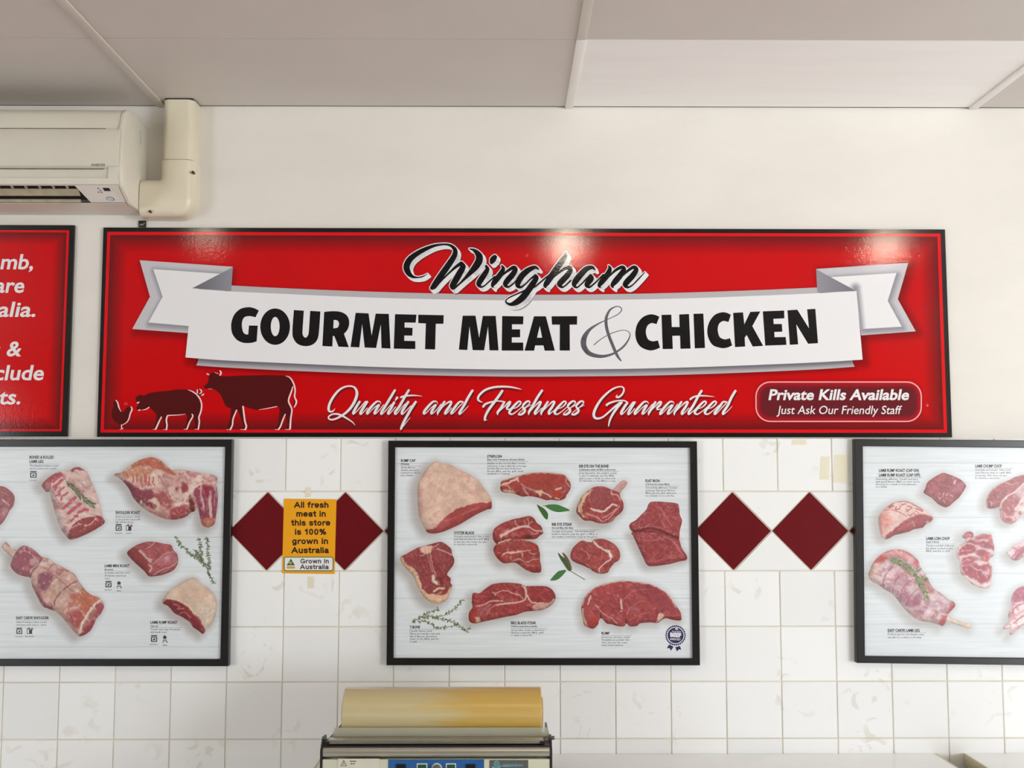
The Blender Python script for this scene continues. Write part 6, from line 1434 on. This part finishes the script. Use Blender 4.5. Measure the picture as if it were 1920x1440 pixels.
for t_, xa, xb, b_ in (('All fresh',262,818,275),('meat in',295,775,416),('this store',218,845,558),('is 100%',275,780,703),('grown in',232,812,850),('Australia',220,820,995)):
    q = Z(kn, [(xa, b_), (xb, b_)])
    grotesque(a, t_, q[0, 0] + .8, q[1, 0] - .8, q[0, 1] - 1.0, 10.0, .24)
a.build('lettering', M_nblack, note)
def rr_(x0, y0, x1, y1, r): return Z(kn, rrect(x0, y0, x1, y1, r, 5))
lb = Art(YN - 0.00035).poly(rr_(112,1056,884,1270,30)).build('origin_label', M_nwhite, note)
Art(YN - 0.0005).poly(rr_(105,1050,890,1277,36), [rr_(117,1062,878,1264,26)[::-1]]).build('outline', M_ngreen, lb)
a = Art(YN - 0.0005)
for t_, xa, xb, b_ in (('Grown in',362,822,1158),('Australia',357,818,1250)):
    q = Z(kn, [(xa, b_), (xb, b_)]); grotesque(a, t_, q[0, 0] + .6, q[1, 0] - .6, q[0, 1] - .8, 8.0, .22)
a.build('lettering', mat('plum_card_print', (66, 50, 74), rough=0.35), lb)
Art(YN - 0.0005).poly(Z(kn, [(215,1078),(280,1186),(147,1186)])).build('triangle_mark', M_ngreen, lb)
a = Art(YN - 0.00065)
for s in ([(172,1150,8),(195,1136,16),(215,1146,16),(236,1132,10)],[(195,1140,12),(206,1160,10),(222,1168,6)],[(176,1130,6),(200,1118,6)]):
    a.stroke(Z(kn, s), nc=6, step=.5)
a.poly(rr_(147,1201,281,1238,10))
a.build('gold_mark', M_ngold, lb)
p = wall_points(Z(kn, [(490, 1318)]), YN)[0]; set_base(note, (p[0], -0.006, p[2]))

# yellowed tape left on the tiles
M_tape = mat('yellowed_tape', (233, 228, 206), rough=0.3)
for label, q in (('strip of yellowed tape on tiles above the orange notice', [(572,914),(583,914),(582.5,932),(572,932)]),
                 ('strip of yellowed tape on tiles under the orange notice', [(577,1081),(588.5,1081),(588.5,1103),(577,1103)]),
                 ('yellowed tape stain on tile right beside the lamb chops poster frame', [(1564,853),(1592,853),(1592,905),(1562,905)]),
                 ('yellowed tape stain on tile above the rightmost full maroon diamond', [(1539,856),(1556,856),(1554,899),(1537,899)]),
                 ('pale tape remnant below the long sign above the maroon diamond left of lamb chops poster', [(1486,824),(1512,824),(1512,834),(1484,834)])):
    o = slab('tape_strip', np.array(q, float), -0.0062, -0.0066, M_tape, None)
    tag(o, label, 'tape', None)

# ------------------------------------------------------------------ benches along the wall
M_bench = mat('white_bench_laminate', (247, 248, 248), rough=0.25, var=0.03, vscale=8)
M_benchedge = mat('cream_bench_edge', (214, 205, 170), rough=0.4)
M_carcass = mat('white_carcass', (214, 212, 206), rough=0.5)
zb_ = WZ(1300, 1413.5, -0.008)
bx1 = WX(1756, 1413.5, -0.008); bx2 = WX(1806.5, 1413.5, -0.008); bx0 = WX(604, 1413.5, -0.008)
def bench(label, x0, x1):
    b = thing('bench', label, 'bench', None)
    ed = 0.006
    box('worktop', x0 + ed, x1 - ed, -0.62, -0.0075, zb_ - 0.03, zb_, M_bench, b)
    box('edge_strip', x0, x0 + ed - 0.0002, -0.62, -0.0075, zb_ - 0.03, zb_ + 0.0006, M_benchedge, b, bevel=0.0012)
    box('edge_strip', x1 - ed + 0.0002, x1, -0.62, -0.0075, zb_ - 0.03, zb_ + 0.0006, M_benchedge, b, bevel=0.0012)
    box('front_edge', x0, x1, -0.626, -0.6202, zb_ - 0.03, zb_ + 0.0006, M_benchedge, b, bevel=0.0012)
    box('cabinet', x0 + 0.02, x1 - 0.02, -0.59, -0.009, 0.0, zb_ - 0.0302, M_carcass, b)
    set_base(b, ((x0 + x1) / 2, -0.3, 0.0))
bench('white bench top with cream edges under the film wrapper and beef poster', bx0, bx1)
bench('white bench top with cream left edge below the lamb chops poster', bx2, 2.6)

# ------------------------------------------------------------------ tray wrapper with its film roll
M_steel = mat('brushed_steel', (176, 176, 166), rough=0.26, metal=1.0, bump=0.05, bscale=120, stretch=(0.05, 4, 4))
M_steel2 = mat('dull_steel_front', (196, 196, 184), rough=0.34, metal=0.9, bump=0.04, bscale=120, stretch=(0.05, 4, 4))
M_endplate = mat('dark_end_plate', (40, 36, 38), rough=0.4)
M_body = mat('pale_enamel', (206, 206, 184), rough=0.35, var=0.05)
M_blue = mat('blue_panel', (34, 92, 156), rough=0.4, var=0.15, vscale=14)
M_blk = mat('black_switch', (18, 18, 20), rough=0.35)
M_grn = mat('green_lamp', (30, 84, 54), rough=0.3)
M_plate = mat('grey_name_plate', (92, 94, 92), rough=0.4)
M_cyan = mat('cyan_print', (112, 176, 190), rough=0.4)
M_sticker = mat('white_sticker', (212, 210, 194), rough=0.5, var=0.08, vscale=20)

ANISO = 0.25
def film_mat():
    m = bpy.data.materials.new('amber_film'); m.use_nodes = True
    nt = m.node_tree; b = nt.nodes['Principled BSDF']
    tc = nt.nodes.new('ShaderNodeTexCoord')
    sx = nt.nodes.new('ShaderNodeSeparateXYZ'); nt.links.new(tc.outputs['Object'], sx.inputs['Vector'])
    # wound layers: a paler, creased stretch of film at one end of the roll
    r = nt.nodes.new('ShaderNodeMapRange'); r.interpolation_type = 'SMOOTHSTEP'
    r.inputs['From Min'].default_value = -0.22; r.inputs['From Max'].default_value = -0.06
    n = nt.nodes.new('ShaderNodeTexNoise'); n.inputs['Scale'].default_value = 10; n.inputs['Detail'].default_value = 3
    mp = nt.nodes.new('ShaderNodeMapping'); mp.inputs['Scale'].default_value = (0.6, 3, 6)
    nt.links.new(tc.outputs['Object'], mp.inputs['Vector']); nt.links.new(mp.outputs['Vector'], n.inputs['Vector'])
    ma = nt.nodes.new('ShaderNodeMath'); ma.operation = 'MULTIPLY_ADD'; ma.inputs[1].default_value = 0.3; 
    nt.links.new(n.outputs['Fac'], ma.inputs[0]); nt.links.new(sx.outputs['X'], ma.inputs[2])
    mb = nt.nodes.new('ShaderNodeMath'); mb.operation = 'SUBTRACT'; mb.inputs[1].default_value = 0.15
    nt.links.new(ma.outputs['Value'], mb.inputs[0]); nt.links.new(mb.outputs['Value'], r.inputs['Value'])
    mx = nt.nodes.new('ShaderNodeMix'); mx.data_type = 'RGBA'
    mx.inputs['A'].default_value = tuple(lin((200, 186, 142))) + (1,); mx.inputs['B'].default_value = tuple(lin((204, 170, 84))) + (1,)
    nt.links.new(r.outputs['Result'], mx.inputs['Factor'])
    nt.links.new(mx.outputs['Result'], b.inputs['Base Color'])
    b.inputs['Roughness'].default_value = 0.3
    b.inputs['Specular IOR Level'].default_value = 0.9
    # the wound edges of the film scatter highlights along the length of the roll
    b.inputs['Anisotropic'].default_value = 0.93; b.inputs['Anisotropic Rotation'].default_value = ANISO
    tg = nt.nodes.new('ShaderNodeTangent'); tg.direction_type = 'RADIAL'; tg.axis = 'X'
    nt.links.new(tg.outputs['Tangent'], b.inputs['Tangent'])
    b.inputs['Coat Weight'].default_value = 0.25; b.inputs['Coat Roughness'].default_value = 0.06
    b.inputs['Subsurface Weight'].default_value = 0.25
    b.inputs['Subsurface Radius'].default_value = (0.03, 0.02, 0.006)
    w = nt.nodes.new('ShaderNodeTexWave'); w.bands_direction = 'Z'; w.inputs['Scale'].default_value = 60; w.inputs['Distortion'].default_value = 4
    nt.links.new(mp.outputs['Vector'], w.inputs['Vector'])
    bp = nt.nodes.new('ShaderNodeBump'); bp.inputs['Strength'].default_value = 0.04; bp.inputs['Distance'].default_value = 0.001
    nt.links.new(w.outputs['Fac'], bp.inputs['Height']); nt.links.new(bp.outputs['Normal'], b.inputs['Normal'])
    return m
M_film = film_mat()
def clear_mat():
    m = bpy.data.materials.new('clear_film'); m.use_nodes = True
    b = m.node_tree.nodes['Principled BSDF']
    b.inputs['Base Color'].default_value = tuple(lin((196, 196, 176))) + (1,)
    b.inputs['Roughness'].default_value = 0.12
    b.inputs['Alpha'].default_value = 0.5
    b.inputs['Specular IOR Level'].default_value = 0.8
    return m
M_clear = clear_mat()

wr = thing('tray_wrapper', 'steel tray wrapping machine with blue switch panel on the bench', 'wrapping machine')
YF_ = -0.46                                # front of the machine
wx0, wx1 = WX(600, 1412, YF_), WX(1035.5, 1412, YF_)
z_a = WZ(820, 1385.5, YF_ + 0.03)          # top of the upper bar
z_b = WZ(820, 1403, YF_); z_c = WZ(820, 1421.5, YF_)
bar_r = (z_b - z_c) / 2
# front roller and the flat bar behind it
bm = bmesh.new(); add_cyl(bm, (wx0 + 0.006, YF_ + bar_r, (z_b + z_c) / 2), (wx1 - 0.006, YF_ + bar_r, (z_b + z_c) / 2), bar_r, 40)
from_bm('front_bar', bm, M_steel2, wr, smooth=True)
bm = bmesh.new()
add_box(bm, wx0 + 0.010, wx1 - 0.016, YF_ + 0.018, YF_ + 0.055, z_b + 0.003, z_a, 0.008, 4)
ub = from_bm('upper_bar', bm, M_steel, wr, smooth=True)
for xa, xb in ((wx0 + 0.0065, wx0 + 0.0175), (wx1 - 0.027, wx1 - 0.0165)):
    box('bar_clip', xa, xb, YF_ + 0.0135, YF_ + 0.020, z_b + 0.005, z_a - 0.002, M_blk, ub)
box('gap_strip', wx0 + 0.005, wx1 - 0.005, YF_ + 0.010, YF_ + 0.06, z_b - 0.001, z_b + 0.0028, M_endplate, wr)
# side plates follow the stepped profile
for xa, xb in ((wx0, wx0 + 0.0045), (wx1 - 0.0045, wx1)):
    bm = bmesh.new()
    pr = [(YF_ + 0.0, zb_ + 0.012), (YF_ + 0.0, z_b - 0.006), (YF_ + 0.012, z_b + 0.006), (YF_ + 0.024, z_a + 0.003), (YF_ + 0.060, z_a + 0.003), (YF_ + 0.075, z_b - 0.004), (-0.12, z_b - 0.02), (-0.12, zb_ + 0.012)]
    a_ = [bm.verts.new((xa, y, z)) for y, z in pr]; b_ = [bm.verts.new((xb, y, z)) for y, z in pr]
    n = len(pr)
    for i in range(n): bm.faces.new((a_[i], a_[(i+1) % n], b_[(i+1) % n], b_[i]))
    bm.faces.new(a_[::-1]); bm.faces.new(b_)
    from_bm('side_plate', bm, M_endplate, wr)
for xc in (wx0 + 0.004, wx1 + 0.0025):
    cyl('end_pin', (xc - 0.004, YF_ + 0.03, z_a + 0.002), (xc + 0.004, YF_ + 0.03, z_a + 0.002), 0.0045, M_plate, wr, n=16)
# body with the front panel
bm = bmesh.new()
add_box(bm, wx0 + 0.0048, wx1 - 0.0048, YF_ + 0.002, YF_ + 0.034, zb_ + 0.012, z_c - 0.003, 0.002)
body = from_bm('body', bm, M_body, wr, smooth=True)
box('base_tray', wx0 + 0.0048, wx1 - 0.0048, YF_ + 0.0345, -0.125, zb_ + 0.012, zb_ + 0.022, M_body, wr)
for xa in (wx0 + 0.03, wx1 - 0.03):
    for ya in (YF_ + 0.03, -0.16):
        cyl('foot', (xa, ya, zb_ + 0.0002), (xa, ya, zb_ + 0.0118), 0.012, M_blk, wr, n=20)
def panel_box(name, xa, xb, ya, yb, m, parent, t=0.0012):
    P = wall_points([(xa, ya), (xb, yb)], YF_)
    return box(name, P[0, 0], P[1, 0], YF_ + 0.002 - t, YF_ + 0.0018, P[1, 2], P[0, 2], m, parent)
bp_ = panel_box('switch_panel', 728, 907.5, 1424.5, 1470, M_blue, body)
for xa, xb in ((743, 761), (874, 891)): panel_box('switch', xa, xb, 1433, 1458, M_blk, bp_, 0.004)
for xa, xb in ((781.5, 801), (836, 855)):
    panel_box('lamp_surround', xa, xb, 1431.5, 1456, M_ctrl, bp_, 0.0018); panel_box('green_lamp', xa + 1.8, xb - 1.8, 1433.4, 1454, M_grn, bp_, 0.0026)
kp = wall_points([(819, 1441)], YF_)[0]
cyl('knob', (kp[0], YF_ + 0.001, kp[2]), (kp[0], YF_ - 0.010, kp[2]), 0.0092, M_plate, bp_, n=28)
cyl('knob_ring', (kp[0], YF_ + 0.0012, kp[2]), (kp[0], YF_ - 0.0012, kp[2]), 0.0125, M_btn, bp_, n=28)
npl = panel_box('name_plate', 918, 990.5, 1425.5, 1450, M_plate, body)
def emblem(y):
    a = Art(y)
    t = np.linspace(0, 2*np.pi, 24, endpoint=False)
    c = (931, 1432)
    a.poly(np.stack([c[0] + 5.4*np.cos(t), c[1] + 5.6*np.sin(t)], 1), [np.stack([c[0] + 4.2*np.cos(t), c[1] + 4.4*np.sin(t)], 1)[::-1]])
    for dx in (-2, 0, 2): a.stroke([(c[0] + dx, c[1] - 5, 1), (c[0] + dx * 1.3, c[1], 1), (c[0] + dx, c[1] + 5, 1)], nc=6)
    a.stroke([(923, 1438, 2.5), (931, 1441, 3), (938, 1437, 2)], nc=6)
    a.stroke([(938, 1435.5, 1.2), (950, 1437, 1.6), (960, 1436.2, 1)], nc=6)
    return a
em = emblem(YF_ + 0.0003)
lettering(em, 'WEDDERBURN', 944, 981, 1437.2, 4.6, bold=0.01, shear=0.3)
em.build('emblem', M_cyan, npl)
st = panel_box('warning_sticker', 633.5, 711, 1422.8, 1470, M_sticker, body, 0.0016)
a = Art(YF_ + 0.0001)
for p, q in (((639, 1436), (644.5, 1425.5)), ((644.5, 1425.5), (650, 1436)), ((638.5, 1436), (650, 1436)), ((644.5, 1429), (644.5, 1434))):
    a.stroke([(p[0], p[1], 1), (q[0], q[1], 1)], nc=6)
for y_, xs_ in ((1427.5, (657, 661, 665)), (1432, (658, 662.5))):
    for x_ in xs_: a.stroke([(x_, y_, 2), (x_ + 2, y_, 2)], nc=6)
a.build('warning_mark', mat('faded_brown_print', (92, 82, 66), rough=0.5), st)

# the film roll lies in the machine; film runs from it to the upper bar
ry = -0.318
fx0, fx1 = WX(642, 1340, ry - 0.045), WX(1015.5, 1340, ry - 0.045)
rz_top = WZ(820, 1288.5, ry); rr = 0.062
rc = rz_top - rr
roll = thing('film_roll', 'large roll of amber plastic film resting in the wrapping machine', 'film roll')
def tube(name, x0, x1, yc, zc, ro, ri, m, parent, n=72):
    bm = bmesh.new()
    R = []
    for x, r in ((x0, ri), (x0, ro - 0.002), (x0 + 0.002, ro), (x1 - 0.002, ro), (x1, ro - 0.002), (x1, ri)):
        R.append([bm.verts.new((x, yc + r * math.cos(2*math.pi*i/n), zc + r * math.sin(2*math.pi*i/n))) for i in range(n)])
    R.append(R[0])
    for a_, b_ in zip(R[:-1], R[1:]):
        for i in range(n): bm.faces.new((a_[i], a_[(i+1) % n], b_[(i+1) % n], b_[i]))
    return from_bm(name, bm, m, parent, smooth=True)
tube('film', fx0, fx1, ry, rc, rr, 0.0385, M_film, roll)
tube('core', fx0 - 0.004, fx1 + 0.004, ry, rc, 0.0383, 0.034, mat('card_core', (170, 140, 100), rough=0.7), roll)
# sheet of film drawn from the roll towards the upper bar
th = math.radians(205)
y1_, z1_ = ry + (rr + 0.0006) * math.cos(th), rc + (rr + 0.0006) * math.sin(th)
pts = []
for t in np.linspace(0, 1, 8):
    pts.append((y1_ + (YF_ + 0.0685 - y1_) * t, z1_ + (z_a + 0.0032 - z1_) * t + 0.004 * math.sin(math.pi * t) * -1))
V = []; Fq = []
for (y, z) in pts: V += [(fx0 + 0.002, y, z), (fx1 - 0.002, y, z)]
for (y, z) in pts: V += [(fx0 + 0.002, y + 0.0002, z + 0.0003), (fx1 - 0.002, y + 0.0002, z + 0.0003)]
n = len(pts)
for i in range(n - 1):
    Fq.append((2*i, 2*i+1, 2*i+3, 2*i+2)); Fq.append((2*(n+i), 2*(n+i)+2, 2*(n+i)+3, 2*(n+i)+1))
link_mesh('drawn_film', V, Fq, M_clear, roll, smooth=True)
set_base(roll, ((fx0 + fx1) / 2, ry, rc - rr))
# clear guard sheet standing across the front of the roll
gx0, gx1 = WX(622, 1365, YF_ + 0.06), WX(1030, 1365, YF_ + 0.06)
gz0 = z_b - 0.004; gz1 = WZ(820, 1364, YF_ + 0.07)
V = [(gx0 - 0.004, YF_ + 0.058, gz0), (gx1 + 0.004, YF_ + 0.058, gz0), (gx1 - 0.004, YF_ + 0.068, gz1), (gx0 + 0.006, YF_ + 0.068, gz1)]
V += [(x, y + 0.002, z) for x, y, z in V]
link_mesh('guard_sheet', V, [(3, 2, 1, 0), (4, 5, 6, 7), (0, 1, 5, 4), (1, 2, 6, 5), (2, 3, 7, 6), (3, 0, 4, 7)], M_clear, wr)
# cradle rollers inside the body carry the roll
for yy in (ry - 0.036, ry + 0.036):
    zz = rc - math.sqrt((rr + 0.0102) ** 2 - 0.036 ** 2)
    cyl('cradle_roller', (wx0 + 0.006, yy, zz), (wx1 - 0.006, yy, zz), 0.01, M_steel, wr, n=20)
set_base(wr, ((wx0 + wx1) / 2, -0.3, zb_))
print('ROLL', rc, rr, zb_, z_a, z_b, z_c, 'wx', wx0, wx1)
